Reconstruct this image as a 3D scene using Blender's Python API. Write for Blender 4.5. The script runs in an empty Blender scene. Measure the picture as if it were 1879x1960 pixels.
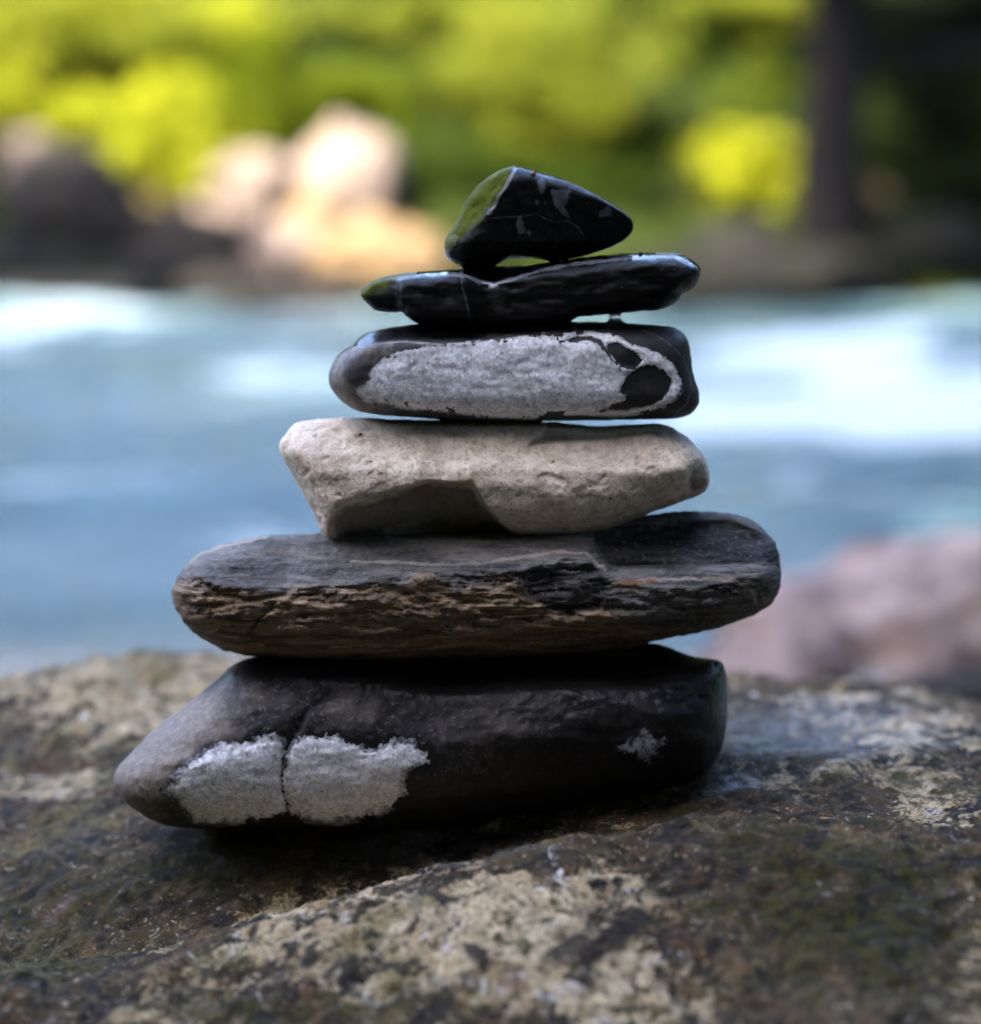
import bpy, math, random
import numpy as np
from mathutils import Vector, Matrix
from mathutils.geometry import delaunay_2d_cdt

random.seed(4)
rng = np.random.default_rng(4)
scene = bpy.context.scene
col = scene.collection

# ------------------------------------------------------------------ camera
F = 4420.0                       # focal length in units of the 1879 x 1960 picture
CX, CY = 939.5, 980.0
PITCH = math.radians(7.5)
CAM = np.array([0.0, -1.1, 0.30])
cd = bpy.data.cameras.new('camera')
cam = bpy.data.objects.new('camera', cd); col.objects.link(cam)
cam.location = CAM
cam.rotation_euler = (math.radians(90) - PITCH, 0, 0)
cd.sensor_fit = 'HORIZONTAL'; cd.sensor_width = 22.3
cd.lens = 22.3 * F / 1879
cd.clip_start = 0.01; cd.clip_end = 500
cd.dof.use_dof = True
cd.dof.focus_distance = 1.050
cd.dof.aperture_fstop = cd.lens / 24.5
cd.dof.aperture_blades = 7
scene.camera = cam

# ------------------------------------------------------------------ light
SUN = Vector((-0.52, -0.55, 0.66)).normalized()
w = bpy.data.worlds.new('World'); scene.world = w; w.use_nodes = True
nt = w.node_tree
sky = nt.nodes.new('ShaderNodeTexSky'); sky.sky_type = 'NISHITA'; sky.sun_disc = False
sky.sun_elevation = math.asin(SUN.z)
sky.sun_rotation = math.atan2(SUN.x, SUN.y)
sky.air_density = 0.6; sky.dust_density = 2.0; sky.ozone_density = 0.1
nt.links.new(sky.outputs[0], nt.nodes['Background'].inputs[0])
nt.nodes['Background'].inputs[1].default_value = 0.15
sd = bpy.data.lights.new('sun', 'SUN'); sd.energy = 2.35; sd.angle = math.radians(0.53); sd.color = (1.0, 0.93, 0.80)
sun = bpy.data.objects.new('sun', sd); col.objects.link(sun)
sun.rotation_euler = SUN.to_track_quat('Z', 'Y').to_euler()
sun.location = (4, 2, 9)

vs = scene.view_settings
vs.view_transform = 'Standard'; vs.look = 'None'; vs.gamma = 1; vs.use_curve_mapping = False
vs.exposure = 4.15
scene.display_settings.display_device = 'sRGB'
cy = scene.cycles
cy.use_denoising = True; cy.use_adaptive_sampling = False
cy.max_bounces = 6; cy.diffuse_bounces = 3; cy.glossy_bounces = 3; cy.transmission_bounces = 5; cy.transparent_max_bounces = 6
cy.sample_clamp_indirect = 4.0
cy.caustics_reflective = False; cy.caustics_refractive = False

# ------------------------------------------------------------------ numeric helpers
PERM = np.random.default_rng(77).permutation(256)
PERM = np.concatenate([PERM, PERM, PERM])
G3 = np.array([[1,1,0],[-1,1,0],[1,-1,0],[-1,-1,0],[1,0,1],[-1,0,1],[1,0,-1],[-1,0,-1],
               [0,1,1],[0,-1,1],[0,1,-1],[0,-1,-1],[1,1,0],[-1,1,0],[0,-1,1],[0,-1,-1]], float)

def perlin(x, y, z=0.0):
    x, y, z = np.broadcast_arrays(np.asarray(x, float), np.asarray(y, float), np.asarray(z, float))
    xi, yi, zi = np.floor(x).astype(int), np.floor(y).astype(int), np.floor(z).astype(int)
    xf, yf, zf = x - xi, y - yi, z - zi
    xi &= 255; yi &= 255; zi &= 255
    u, v, w_ = [t * t * t * (t * (t * 6 - 15) + 10) for t in (xf, yf, zf)]
    r = 0.0
    for i in (0, 1):
        for j in (0, 1):
            for k in (0, 1):
                h = PERM[PERM[PERM[xi + i] + yi + j] + zi + k] & 15
                g = G3[h]
                n = g[..., 0] * (xf - i) + g[..., 1] * (yf - j) + g[..., 2] * (zf - k)
                r = r + n * (u if i else 1 - u) * (v if j else 1 - v) * (w_ if k else 1 - w_)
    return r

def fbm(x, y, z=0.0, o=4, g=0.5):
    r, a, f = 0.0, 1.0, 1.0
    for i in range(o):
        r = r + a * perlin(np.asarray(x) * f + 13.7 * i, np.asarray(y) * f + 7.1 * i, np.asarray(z) * f + 3.3 * i)
        a *= g; f *= 2.03
    return r

def sstep(a, b, x):
    t = np.clip((x - a) / (b - a), 0, 1)
    return t * t * (3 - 2 * t)

def ray(px, py):
    """direction of the picture point (1879 x 1960), y component 1"""
    a, b = (np.asarray(px, float) - CX) / F, (CY - np.asarray(py, float)) / F
    c, s = math.cos(PITCH), math.sin(PITCH)
    x, y, z = a, c + b * s, -s + b * c
    return np.stack([x / y, np.ones_like(x), z / y], -1)

def at(px, py, Y):
    return CAM + ray(px, py) * (Y - CAM[1])

def project(P):
    d = P - CAM
    c, s = math.cos(PITCH), math.sin(PITCH)
    dep = d[:, 1] * c - d[:, 2] * s
    up = d[:, 1] * s + d[:, 2] * c
    return CX + F * d[:, 0] / dep, CY - F * up / dep

def catmull(pts, n, closed=True):
    p = np.asarray(pts, float); m = len(p)
    out = []
    for i in range(m if closed else m - 1):
        if closed:
            a, b, c, d = p[i - 1], p[i], p[(i + 1) % m], p[(i + 2) % m]
        else:
            a, b, c, d = p[max(i - 1, 0)], p[i], p[i + 1], p[min(i + 2, m - 1)]
        # centripetal-ish tangents, limited so corners do not overshoot
        l1, l0, l2 = np.linalg.norm(c - b), np.linalg.norm(b - a), np.linalg.norm(d - c)
        t0 = (c - a) / max(l0 + l1, 1e-6) * min(l1, 1.2 * l0 + 1e-6)
        t1 = (d - b) / max(l1 + l2, 1e-6) * min(l1, 1.2 * l2 + 1e-6)
        t = np.linspace(0, 1, 16, endpoint=False)[:, None]
        h = 2*t**3 - 3*t**2 + 1, t**3 - 2*t**2 + t, -2*t**3 + 3*t**2, t**3 - t**2
        out.append(h[0]*b + h[1]*t0 + h[2]*c + h[3]*t1)
    out = np.concatenate(out)
    if closed: out = np.vstack([out, out[:1]])
    L = np.concatenate([[0], np.cumsum(np.linalg.norm(np.diff(out, axis=0), axis=1))])
    s = np.linspace(0, L[-1], n, endpoint=not closed)
    return np.stack([np.interp(s, L, out[:, 0]), np.interp(s, L, out[:, 1])], 1)

def seg_dist(x, y, poly, closed=True):
    x = np.asarray(x, float); y = np.asarray(y, float)
    sh = x.shape; x = x.ravel(); y = y.ravel()
    best = np.full(x.shape, 1e18); inside = np.zeros(x.shape, bool)
    m = len(poly)
    for i in range(m if closed else m - 1):
        ax, ay = poly[i]; bx, by = poly[(i + 1) % m]
        dx, dy = bx - ax, by - ay
        t = np.clip(((x - ax) * dx + (y - ay) * dy) / (dx * dx + dy * dy + 1e-12), 0, 1)
        q = (x - ax - t * dx) ** 2 + (y - ay - t * dy) ** 2
        np.minimum(best, q, out=best)
        if closed and ay != by:
            c = ((ay > y) != (by > y)) & (x < dx * (y - ay) / (by - ay) + ax)
            inside ^= c
    d = np.sqrt(best)
    if closed: d = np.where(inside, d, -d)
    return d.reshape(sh)

def smin(a, b, k):
    h = np.clip(0.5 + 0.5 * (b - a) / k, 0, 1)
    return b * (1 - h) + a * h - k * h * (1 - h)

def prof(s, p):
    return (1 - (1 - np.clip(s, 0, 1)) ** p) ** (1 / p)

def mesh_obj(name, V, Fc, mat=None, parent=None, smooth=True, attrs=None, loc=None):
    V = np.asarray(V, float)
    if loc is not None: V = V - np.asarray(loc)
    me = bpy.data.meshes.new(name)
    Fc = np.asarray(Fc, np.int32)
    k = Fc.shape[1]
    me.vertices.add(len(V)); me.vertices.foreach_set('co', V.astype(np.float32).ravel())
    me.loops.add(Fc.size); me.loops.foreach_set('vertex_index', Fc.ravel())
    me.polygons.add(len(Fc)); me.polygons.foreach_set('loop_start', np.arange(0, Fc.size, k, dtype=np.int32))
    me.polygons.foreach_set('use_smooth', np.full(len(Fc), smooth))
    me.update(calc_edges=True); me.validate()
    if attrs:
        for n, a in attrs.items():
            at_ = me.attributes.new(n, 'FLOAT', 'POINT'); at_.data.foreach_set('value', np.asarray(a, np.float32))
    o = bpy.data.objects.new(name, me); col.objects.link(o)
    if mat: me.materials.append(mat)
    if loc is not None and parent is None: o.location = loc
    if parent: o.parent = parent
    return o

def tag(o, label=None, cat=None, group=None, kind=None):
    if label: o['label'] = label
    if cat: o['category'] = cat
    if group: o['group'] = group
    if kind: o['kind'] = kind
    return o

def empty(name, loc):
    o = bpy.data.objects.new(name, None); col.objects.link(o); o.location = loc; o.empty_display_size = 0.05
    return o

# ------------------------------------------------------------------ node helpers
class NT:
    def __init__(s, name):
        s.m = bpy.data.materials.new(name); s.m.use_nodes = True
        s.t = s.m.node_tree; s.b = s.t.nodes['Principled BSDF']
        s.tc = s.t.nodes.new('ShaderNodeTexCoord').outputs['Object']
    def link(s, v, sock):
        if hasattr(v, 'is_output'): s.t.links.new(v, sock)
        elif isinstance(v, (tuple, list)): sock.default_value = (*v, 1) if len(v) == 3 and len(sock.default_value) == 4 else v
        else: sock.default_value = v
    def mapped(s, scale=(1, 1, 1), rot=(0, 0, 0), vec=None):
        n = s.t.nodes.new('ShaderNodeMapping'); s.t.links.new(vec or s.tc, n.inputs[0])
        n.inputs['Scale'].default_value = scale; n.inputs['Rotation'].default_value = rot
        return n.outputs[0]
    def noise(s, scale, detail=4, rough=0.55, dist=0, vec=None, lac=2.0, off=None):
        n = s.t.nodes.new('ShaderNodeTexNoise')
        v = vec or s.tc
        if off:
            a = s.t.nodes.new('ShaderNodeVectorMath'); a.operation = 'ADD'; s.t.links.new(v, a.inputs[0]); a.inputs[1].default_value = (off, off * 1.7, off * .3); v = a.outputs[0]
        s.t.links.new(v, n.inputs['Vector'])
        n.inputs['Scale'].default_value = scale; n.inputs['Detail'].default_value = detail
        n.inputs['Roughness'].default_value = rough; n.inputs['Distortion'].default_value = dist; n.inputs['Lacunarity'].default_value = lac
        return n.outputs['Fac']
    def vor(s, scale, feat='F1', vec=None, rand=1.0):
        n = s.t.nodes.new('ShaderNodeTexVoronoi'); n.feature = feat; s.t.links.new(vec or s.tc, n.inputs['Vector'])
        n.inputs['Scale'].default_value = scale; n.inputs['Randomness'].default_value = rand
        return n.outputs['Distance']
    def step(s, x, a, b):
        n = s.t.nodes.new('ShaderNodeMapRange'); n.interpolation_type = 'SMOOTHSTEP'
        s.link(x, n.inputs[0]); n.inputs[1].default_value = a; n.inputs[2].default_value = b
        return n.outputs[0]
    def lin(s, x, a, b, c, d):
        n = s.t.nodes.new('ShaderNodeMapRange')
        s.link(x, n.inputs[0]); n.inputs[1].default_value = a; n.inputs[2].default_value = b; n.inputs[3].default_value = c; n.inputs[4].default_value = d
        return n.outputs[0]
    def math(s, op, a, b=0.0):
        n = s.t.nodes.new('ShaderNodeMath'); n.operation = op; s.link(a, n.inputs[0]); s.link(b, n.inputs[1])
        return n.outputs[0]
    def add(s, a, b): return s.math('ADD', a, b)
    def mul(s, a, b): return s.math('MULTIPLY', a, b)
    def sub(s, a, b): return s.math('SUBTRACT', a, b)
    def mix(s, f, a, b):
        n = s.t.nodes.new('ShaderNodeMix'); n.data_type = 'RGBA'
        s.link(f, n.inputs[0]); s.link(a, n.inputs[6]); s.link(b, n.inputs[7])
        return n.outputs[2]
    def attr(s, name):
        n = s.t.nodes.new('ShaderNodeAttribute'); n.attribute_name = name
        return n.outputs['Fac']
    def bump(s, h, strength=0.5, dist=0.001, normal=None):
        n = s.t.nodes.new('ShaderNodeBump'); n.inputs['Strength'].default_value = strength; n.inputs['Distance'].default_value = dist
        s.link(h, n.inputs['Height'])
        if normal is not None: s.t.links.new(normal, n.inputs['Normal'])
        return n.outputs[0]
    def out(s, color=None, rough=None, normal=None, spec=None, **kw):
        if color is not None: s.link(color, s.b.inputs['Base Color'])
        if rough is not None: s.link(rough, s.b.inputs['Roughness'])
        if normal is not None: s.link(normal, s.b.inputs['Normal'])
        if spec is not None: s.link(spec, s.b.inputs['Specular IOR Level'])
        for k, v in kw.items(): s.link(v, s.b.inputs[k])
        return s.m

# ------------------------------------------------------------------ materials
def mat_limestone():
    n = NT('pale_limestone')
    big = n.noise(28, 4, .6); fine = n.noise(420, 3, .7); mid = n.noise(95, 5, .68)
    c = n.mix(n.step(big, .35, .65), (.78, .655, .51), (.65, .54, .425))
    c = n.mix(n.mul(n.step(mid, .38, .74), .8), c, (.38, .28, .19))
    c = n.mix(n.mul(n.step(n.noise(200, 4, .7, off=11), .45, .72), .6), c, (.32, .24, .17))
    c = n.mix(n.mul(n.step(fine, .52, .66), .6), c, (.27, .21, .155))
    c = n.mix(n.mul(n.step(n.noise(300, 2, .6, off=4.2), .60, .72), .5), c, (.72, .66, .58))
    # a few dark specks and rusty stains
    c = n.mix(n.mul(n.step(n.noise(70, 2, .5, 1.2, off=2.1), .68, .76), .6), c, (.24, .15, .08))
    c = n.mix(n.step(n.noise(190, 2, .5, off=7.0), .73, .76), c, (.06, .045, .035))
    # brownish weathering film on the recessed fracture face, darkened with painted-in shade
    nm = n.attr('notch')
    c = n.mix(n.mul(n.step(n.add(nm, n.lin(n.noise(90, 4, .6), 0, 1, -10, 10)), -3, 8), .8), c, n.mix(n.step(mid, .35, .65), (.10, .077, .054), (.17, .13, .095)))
    al = n.attr('green_tint')
    c = n.mix(n.mul(n.step(n.add(al, n.lin(n.noise(120, 4, .6), 0, 1, -14, 14)), -2, 10), .75), c, (.13, .12, .025))
    h = n.add(n.mul(mid, 1.0), n.mul(fine, .5))
    return n.out(c, .78, n.bump(h, .8, .0014), .3)

def mat_quartz():
    n = NT('white_quartz')
    f1 = n.noise(330, 4, .7); f2 = n.noise(120, 4, .6); f3 = n.noise(650, 3, .7, off=9)
    c = n.mix(n.step(f2, .35, .68), (.92, .91, .93), (.76, .75, .78))
    c = n.mix(n.mul(n.step(f1, .50, .66), .6), c, (.27, .27, .30))
    c = n.mix(n.mul(n.step(f3, .58, .64), .6), c, (.14, .14, .16))
    c = n.mix(n.mul(n.step(n.noise(170, 4, .65, .3, off=13), .56, .70), .55), c, (.20, .20, .225))
    c = n.mix(n.mul(n.step(f3, .55, .68), .5), c, (.38, .37, .38))
    c = n.mix(n.mul(n.step(n.noise(210, 3, .6, off=5), .58, .70), .6), c, (.78, .78, .80))
    c = n.mix(n.mul(n.step(n.noise(45, 4, .6, .8, off=3), .58, .72), .4), c, (.46, .41, .36))
    # the crystal crust thins out into the dark host stone along its rim
    rim = n.add(n.attr('rim'), n.add(n.mul(n.sub(f1, .5), 30), n.mul(n.sub(f2, .5), 26)))
    k = n.step(rim, 13, -3)
    c = n.mix(k, c, n.mix(n.step(f3, .4, .6), (.030, .029, .033), (.10, .098, .105)))
    v = n.vor(420, rand=1.0)
    c = n.mix(n.mul(n.step(v, .35, .75), .35), c, (.36, .36, .39))
    h = n.add(n.mul(f1, .7), n.add(n.mul(f2, .4), n.add(n.mul(f3, .5), n.mul(v, -.5))))
    n.b.inputs['Subsurface Radius'].default_value = (.5, .5, .55)
    return n.out(c, .85, n.bump(h, .4, .0008), .12, **{'Subsurface Weight': .35, 'Subsurface Scale': .004})

def mat_grey_band():
    n = NT('dark_banded_stone')
    f1 = n.noise(260, 4, .65); f2 = n.noise(40, 4, .6)
    c = n.mix(n.step(f2, .35, .7), (.030, .029, .032), (.062, .058, .056))
    c = n.mix(n.mul(n.step(f1, .52, .72), .6), c, (.115, .11, .105))
    vein = n.attr('vein')
    c = n.mix(n.mul(n.step(n.add(vein, n.lin(f1, 0, 1, -1.5, 1.5)), -1.5, .6), .8), c, (.34, .33, .31))
    c = n.mix(n.mul(n.step(n.add(n.attr('dusty'), n.lin(n.noise(90, 4, .7), 0, 1, -40, 40)), -20, 30), .7), c, n.mix(n.step(f1, .4, .62), (.15, .135, .12), (.26, .23, .205)))
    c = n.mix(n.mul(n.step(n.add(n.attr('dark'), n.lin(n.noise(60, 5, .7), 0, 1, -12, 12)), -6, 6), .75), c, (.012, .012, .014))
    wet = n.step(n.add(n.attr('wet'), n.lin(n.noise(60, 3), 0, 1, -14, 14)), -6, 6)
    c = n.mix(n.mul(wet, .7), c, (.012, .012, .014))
    r = n.lin(wet, 0, 1, .55, .22)
    h = n.add(n.mul(f1, .6), f2)
    return n.out(c, r, n.bump(h, .35, .0008), n.lin(wet, 0, 1, .22, .45))

def mat_black_wet():
    n = NT('wet_black_stone')
    f1 = n.noise(220, 4, .65); f2 = n.noise(45, 5, .6, .6)
    c = n.mix(n.step(f2, .38, .7), (.0016, .0016, .0017), (.0055, .005, .0046))
    pale = n.step(n.add(n.attr('pale'), n.lin(n.noise(170, 4, .7, .5), 0, 1, -9, 9)), -2.5, 2.5)
    c = n.mix(n.mul(pale, n.lin(f2, .3, .7, .9, .35)), c, (.11, .12, .135))
    vein = n.attr('vein')
    c = n.mix(n.mul(n.step(n.add(vein, n.lin(n.noise(140, 3), 0, 1, -2, 2)), -1.2, .8), .7), c, (.10, .12, .125))
    al = n.step(n.add(n.attr('green_tint'), n.lin(n.noise(90, 5, .7, .4), 0, 1, -26, 26)), -8, 14)
    c = n.mix(n.mul(al, n.lin(n.noise(130, 3, .6, .8, vec=n.mapped((1, 1, 2.6), (0, .6, 0))), .3, .7, .55, 1)), c, (.075, .088, .006))  # green tint; on the top stone a painted foliage reflection
    edge = n.step(n.add(n.attr('edge'), n.lin(n.noise(180, 4, .7), 0, 1, -5, 5)), -2, 2)
    c = n.mix(n.mul(edge, .55), c, (.16, .155, .165))
    wet = n.step(n.add(n.attr('wet'), n.lin(n.noise(70, 4), 0, 1, -12, 12)), -5, 6)
    c = n.mix(n.mul(n.mul(n.step(f1, .54, .68), .5), n.sub(1, wet)), c, (.022, .021, .020))
    c = n.mix(n.mul(n.step(n.noise(240, 3, .6, off=17), .68, .72), .6), c, (.07, .068, .065))
    r = n.lin(n.noise(60, 5, .65, off=5), .35, .7, .42, .62)
    rr = n.add(n.mul(r, n.sub(1, wet)), n.mul(.10, wet))
    rr = n.add(n.mul(rr, n.sub(1, al)), n.mul(.85, al))
    h = n.add(n.mul(f1, .6), n.add(f2, n.mul(al, n.mul(n.noise(150, 3, .6), .6))))
    st = n.bump(n.mul(h, n.sub(1, n.mul(wet, .85))), .45, .0009)
    return n.out(c, rr, st, n.math('MAXIMUM', n.mul(wet, .5), n.lin(al, 0, 1, .16, .05)))

def mat_schist():
    n = NT('layered_schist')
    st = n.mapped((1, 1, 9), (0, .05, 0))
    s1 = n.noise(22, 7, .68, .5, vec=st); s2 = n.noise(60, 5, .65, .4, vec=st, off=3); f = n.noise(330, 3, .7)
    grey = n.mix(n.step(s1, .36, .66), (.044, .041, .039), (.165, .15, .135))
    grey = n.mix(n.mul(n.step(n.noise(16, 5, .6, .7, vec=n.mapped((1, 1, 12), (0, .09, 0)), off=9), .6, .68), .6), grey, (.30, .28, .26))
    brown = n.mix(n.step(s1, .34, .64), (.055, .033, .019), (.27, .18, .10))
    brown = n.mix(n.mul(n.step(s2, .55, .68), .8), brown, (.46, .33, .20))
    brown = n.mix(n.mul(n.step(n.noise(26, 4, .6, .4, off=6), .6, .72), .6), brown, (.11, .045, .02))
    m = n.step(n.add(n.attr('brown'), n.lin(n.noise(50, 5, .65), 0, 1, -60, 60)), -14, 14)
    c = n.mix(m, grey, brown)
    dk = n.step(n.add(n.attr('dark'), n.lin(n.noise(60, 5, .65), 0, 1, -24, 24)), -8, 8)
    c = n.mix(n.mul(dk, .88), c, n.mix(n.step(s1, .4, .62), (.008, .008, .010), (.034, .034, .038)))  # dark block of rock, its recess shadow painted into the colour too
    c = n.mix(n.mul(n.step(n.add(n.attr('vein'), n.lin(n.noise(130, 4, .7), 0, 1, -5, 5)), -2, 1.5), .75), c, (.32, .27, .21))
    c = n.mix(n.mul(n.step(n.add(n.attr('rust'), n.lin(n.noise(110, 4, .7), 0, 1, -9, 9)), -2, 4), .8), c, (.24, .085, .018))
    c = n.mix(n.mul(n.step(f, .5, .72), .42), c, (.25, .23, .21))
    c = n.mix(n.mul(n.step(n.noise(260, 3, .7, off=8), .56, .7), .55), c, (.018, .015, .014))
    h = n.add(n.mul(s1, 1.0), n.add(n.mul(s2, .7), n.mul(f, .35)))
    return n.out(c, .68, n.bump(h, 1.0, .0026), .25)

def mat_bottom():
    n = NT('dark_slate_stone')
    f1 = n.noise(300, 4, .7); f2 = n.noise(36, 5, .62, .3); f3 = n.noise(100, 4, .6)
    c = n.mix(n.step(f2, .34, .68), (.009, .0078, .008), (.025, .0215, .021))
    c = n.mix(n.mul(n.step(f1, .5, .68), .6), c, (.060, .052, .049))
    c = n.mix(n.mul(n.step(f3, .56, .72), .5), c, (.016, .015, .017))
    c = n.mix(n.mul(n.step(n.noise(430, 3, .6, off=5), .60, .66), .55), c, (.14, .12, .11))
    dust = n.step(n.add(n.attr('dusty'), n.lin(f2, 0, 1, -120, 120)), -60, 90)
    c = n.mix(n.mul(dust, n.lin(f1, .3, .7, .35, .85)), c, (.30, .25, .21))
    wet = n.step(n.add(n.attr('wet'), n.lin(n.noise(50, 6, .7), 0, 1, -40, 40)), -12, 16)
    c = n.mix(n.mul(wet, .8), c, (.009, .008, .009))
    c = n.mix(n.step(n.add(n.attr('crack'), n.lin(n.noise(150, 4, .7), 0, 1, -7, 7)), -2, 1), c, (.006, .006, .007))
    c = n.mix(n.mul(n.step(n.add(n.attr('pale'), n.lin(n.noise(160, 5, .8, .4), 0, 1, -44, 44)), -2, 14), .75), c, n.mix(n.step(f1, .4, .6), (.62, .63, .70), (.20, .20, .23)))
    r = n.lin(wet, 0, 1, .6, .34)
    h = n.add(n.mul(f1, .5), n.add(f2, n.mul(f3, .5)))
    return n.out(c, r, n.bump(h, .7, .0013), .2)

def mat_boulder():
    n = NT('lichen_boulder')
    b1 = n.noise(9, 6, .62, .7); b2 = n.noise(26, 7, .68, .8, off=2.2); b3 = n.noise(75, 6, .7, .5, off=5.1)
    f1 = n.noise(320, 4, .72); f2 = n.noise(150, 5, .7, .4, off=8.3)
    g1 = n.noise(520, 3, .7, off=15)
    c = n.mix(n.step(b3, .36, .62), (.012, .009, .005), (.080, .057, .027))
    c = n.mix(n.mul(n.step(n.noise(40, 6, .7, .9, off=9.4), .50, .62), .8), c, (.105, .055, .022))
    c = n.mix(n.mul(n.step(n.noise(55, 5, .7, .6, off=19.4), .58, .66), .6), c, (.11, .092, .078))
    # pale lichen crust
    bias = n.add(n.attr('pale'), .05)
    p = n.add(n.mul(n.sub(b1, .5), 1.2), n.add(n.mul(n.sub(b2, .5), 2.0), n.add(n.mul(n.sub(b3, .5), 1.5), n.add(n.mul(n.sub(f2, .5), .8), bias))))
    pale = n.step(p, .0, .09)
    pc = n.mix(n.step(b3, .38, .62), (.68, .53, .325), (.40, .29, .155))
    pc = n.mix(n.mul(n.step(n.noise(60, 4, .6, off=3.7), .56, .66), .75), pc, (.50, .45, .39))
    pc = n.mix(n.mul(n.step(n.noise(30, 5, .65, .6, off=6.6), .55, .64), .75), pc, (.20, .105, .04))
    pc = n.mix(n.mul(n.step(f2, .53, .62), .75), pc, (.07, .055, .04))
    pc = n.mix(n.mul(n.step(g1, .56, .66), .75), pc, (.035, .028, .022))
    c = n.mix(n.mul(pale, n.lin(f1, .32, .58, .45, 1)), c, pc)
    # white chips
    c = n.mix(n.mul(n.step(n.add(n.noise(48, 5, .62, 1.0, off=1.3), n.mul(bias, .10)), .66, .69), .9), c, (.56, .52, .48))
    c = n.mix(n.mul(n.step(n.noise(130, 3, .6, .4, off=21.3), .68, .71), .8), c, (.50, .45, .40))
    c = n.mix(n.mul(n.step(n.noise(240, 4, .7, .3, off=27), .555, .60), .75), c, (.030, .022, .014))
    c = n.mix(n.mul(n.step(n.noise(300, 4, .7, .3, off=31), .60, .64), .6), c, (.42, .34, .23))
    c = n.mix(n.mul(n.step(n.noise(16, 6, .66, .6, off=24), .52, .66), .55), c, n.mix(n.step(f2, .38, .62), (.045, .040, .008), (.19, .15, .045)))
    # black crust lichen
    c = n.mix(n.mul(n.step(n.noise(34, 7, .72, .8, off=12.1), .53, .58), .9), c, (.014, .012, .010))
    # moss film
    ms = n.step(n.add(n.attr('moss'), n.add(n.mul(n.sub(b2, .5), 2.2), n.mul(n.sub(f2, .5), 1.6))), .0, .28)
    mc = n.mix(n.step(f2, .38, .62), (.003, .0025, .001), (.042, .037, .004))
    c = n.mix(n.mul(ms, .85), c, mc)
    c = n.mix(n.mul(n.step(f1, .5, .7), .30), c, (.012, .011, .010))
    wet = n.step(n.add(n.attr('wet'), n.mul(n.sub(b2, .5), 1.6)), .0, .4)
    c = n.mix(n.mul(wet, .72), c, (.014, .013, .014))  # wet film, also carrying the painted contact shadow under the stack
    sh = n.step(n.add(n.attr('damp'), n.mul(n.sub(b2, .5), 1.4)), .0, .5)
    r = n.lin(n.math('MAXIMUM', wet, n.mul(sh, .72)), 0, 1, .82, .14)
    h = n.add(n.mul(b3, .9), n.add(n.mul(f2, .7), n.add(n.mul(f1, .35), n.mul(pale, .35))))
    return n.out(c, r, n.bump(h, 1.0, .0040), n.lin(n.math('MAXIMUM', wet, sh), 0, 1, .18, .7))

def mat_rock(name, a, b, scale, rough=.75, moss=None):
    n = NT(name)
    f1 = n.noise(scale, 6, .62, .4); f2 = n.noise(scale * 5, 5, .7)
    c = n.mix(n.step(f1, .35, .66), a, b)
    c = n.mix(n.mul(n.step(f2, .52, .68), .45), c, tuple(x * .35 for x in a))
    if moss: c = n.mix(n.mul(n.step(n.noise(scale * .8, 5, .65, .5, off=4), .52, .62), .8), c, moss)
    return n.out(c, rough, n.bump(n.add(f1, n.mul(f2, .4)), .7, .4 / scale), .12)

def mat_leaf(name, c1, c2, trans=.5):
    n = NT(name)
    t = n.t
    c = n.mix(n.attr('tint'), c1, c2)
    d = n.b; n.link(c, d.inputs['Base Color']); d.inputs['Roughness'].default_value = .7; d.inputs['Specular IOR Level'].default_value = .05
    tr = t.nodes.new('ShaderNodeBsdfTranslucent')
    n.link(n.mix(.5, c, tuple(min(1, x * 1.25) for x in c2)), tr.inputs[0])
    mx = t.nodes.new('ShaderNodeMixShader'); mx.inputs[0].default_value = trans
    t.links.new(d.outputs[0], mx.inputs[1]); t.links.new(tr.outputs[0], mx.inputs[2])
    t.links.new(mx.outputs[0], t.nodes['Material Output'].inputs[0])
    return n.m

def mat_bark():
    n = NT('bark')
    v = n.mapped((1, 1, .18))
    f = n.noise(26, 6, .7, .6, vec=v)
    c = n.mix(n.step(f, .35, .65), (.007, .006, .006), (.019, .0165, .016))
    return n.out(c, .9, n.bump(f, .9, .02), .04)

def mat_water():
    n = NT('glacial_water')
    foam = n.attr('foam')
    st = n.mapped((.55, 1.6, 1))
    f1 = n.noise(1.6, 6, .62, .8, vec=st); f2 = n.noise(9, 5, .65, .5, vec=st, off=3)
    k = n.step(n.add(foam, n.add(n.mul(n.sub(f1, .5), 1.9), n.mul(n.sub(f2, .5), 1.3))), .15, .75)
    deep = n.mix(n.step(n.noise(1.1, 4, .6, .5, vec=st, off=6), .35, .65), (.024, .058, .064), (.075, .112, .122))
    sh = n.attr('shallow')
    deep = n.mix(sh, deep, (.22, .19, .15))
    c = n.mix(k, deep, (.205, .25, .275))
    h = n.add(f2, n.mul(n.noise(26, 4, .6, vec=st), .4))
    return n.out(c, n.lin(k, 0, 1, .16, .8), n.bump(h, .5, .05), .5)

def mat_ground():
    n = NT('bank_soil')
    f1 = n.noise(.9, 6, .65, .4); f2 = n.noise(8, 6, .7)
    c = n.mix(n.step(f1, .35, .65), (.005, .008, .0015), (.011, .016, .003))
    c = n.mix(n.mul(n.step(n.noise(2.2, 5, .65, off=3), .45, .62), .7), c, (.012, .019, .003))
    c = n.mix(n.mul(n.step(f2, .5, .68), .5), c, (.022, .021, .008))
    # river bed stays pale gravel
    n2 = n.t.nodes.new('ShaderNodeSeparateXYZ'); n.t.links.new(n.tc, n2.inputs[0])
    c = n.mix(n.step(n2.outputs[2], -.22, -.34), c, n.mix(n.step(n.noise(30, 4, .7), .4, .6), (.12, .10, .08), (.24, .21, .17)))
    return n.out(c, .95, n.bump(n.add(f1, f2), .8, .06), .02)

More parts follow.
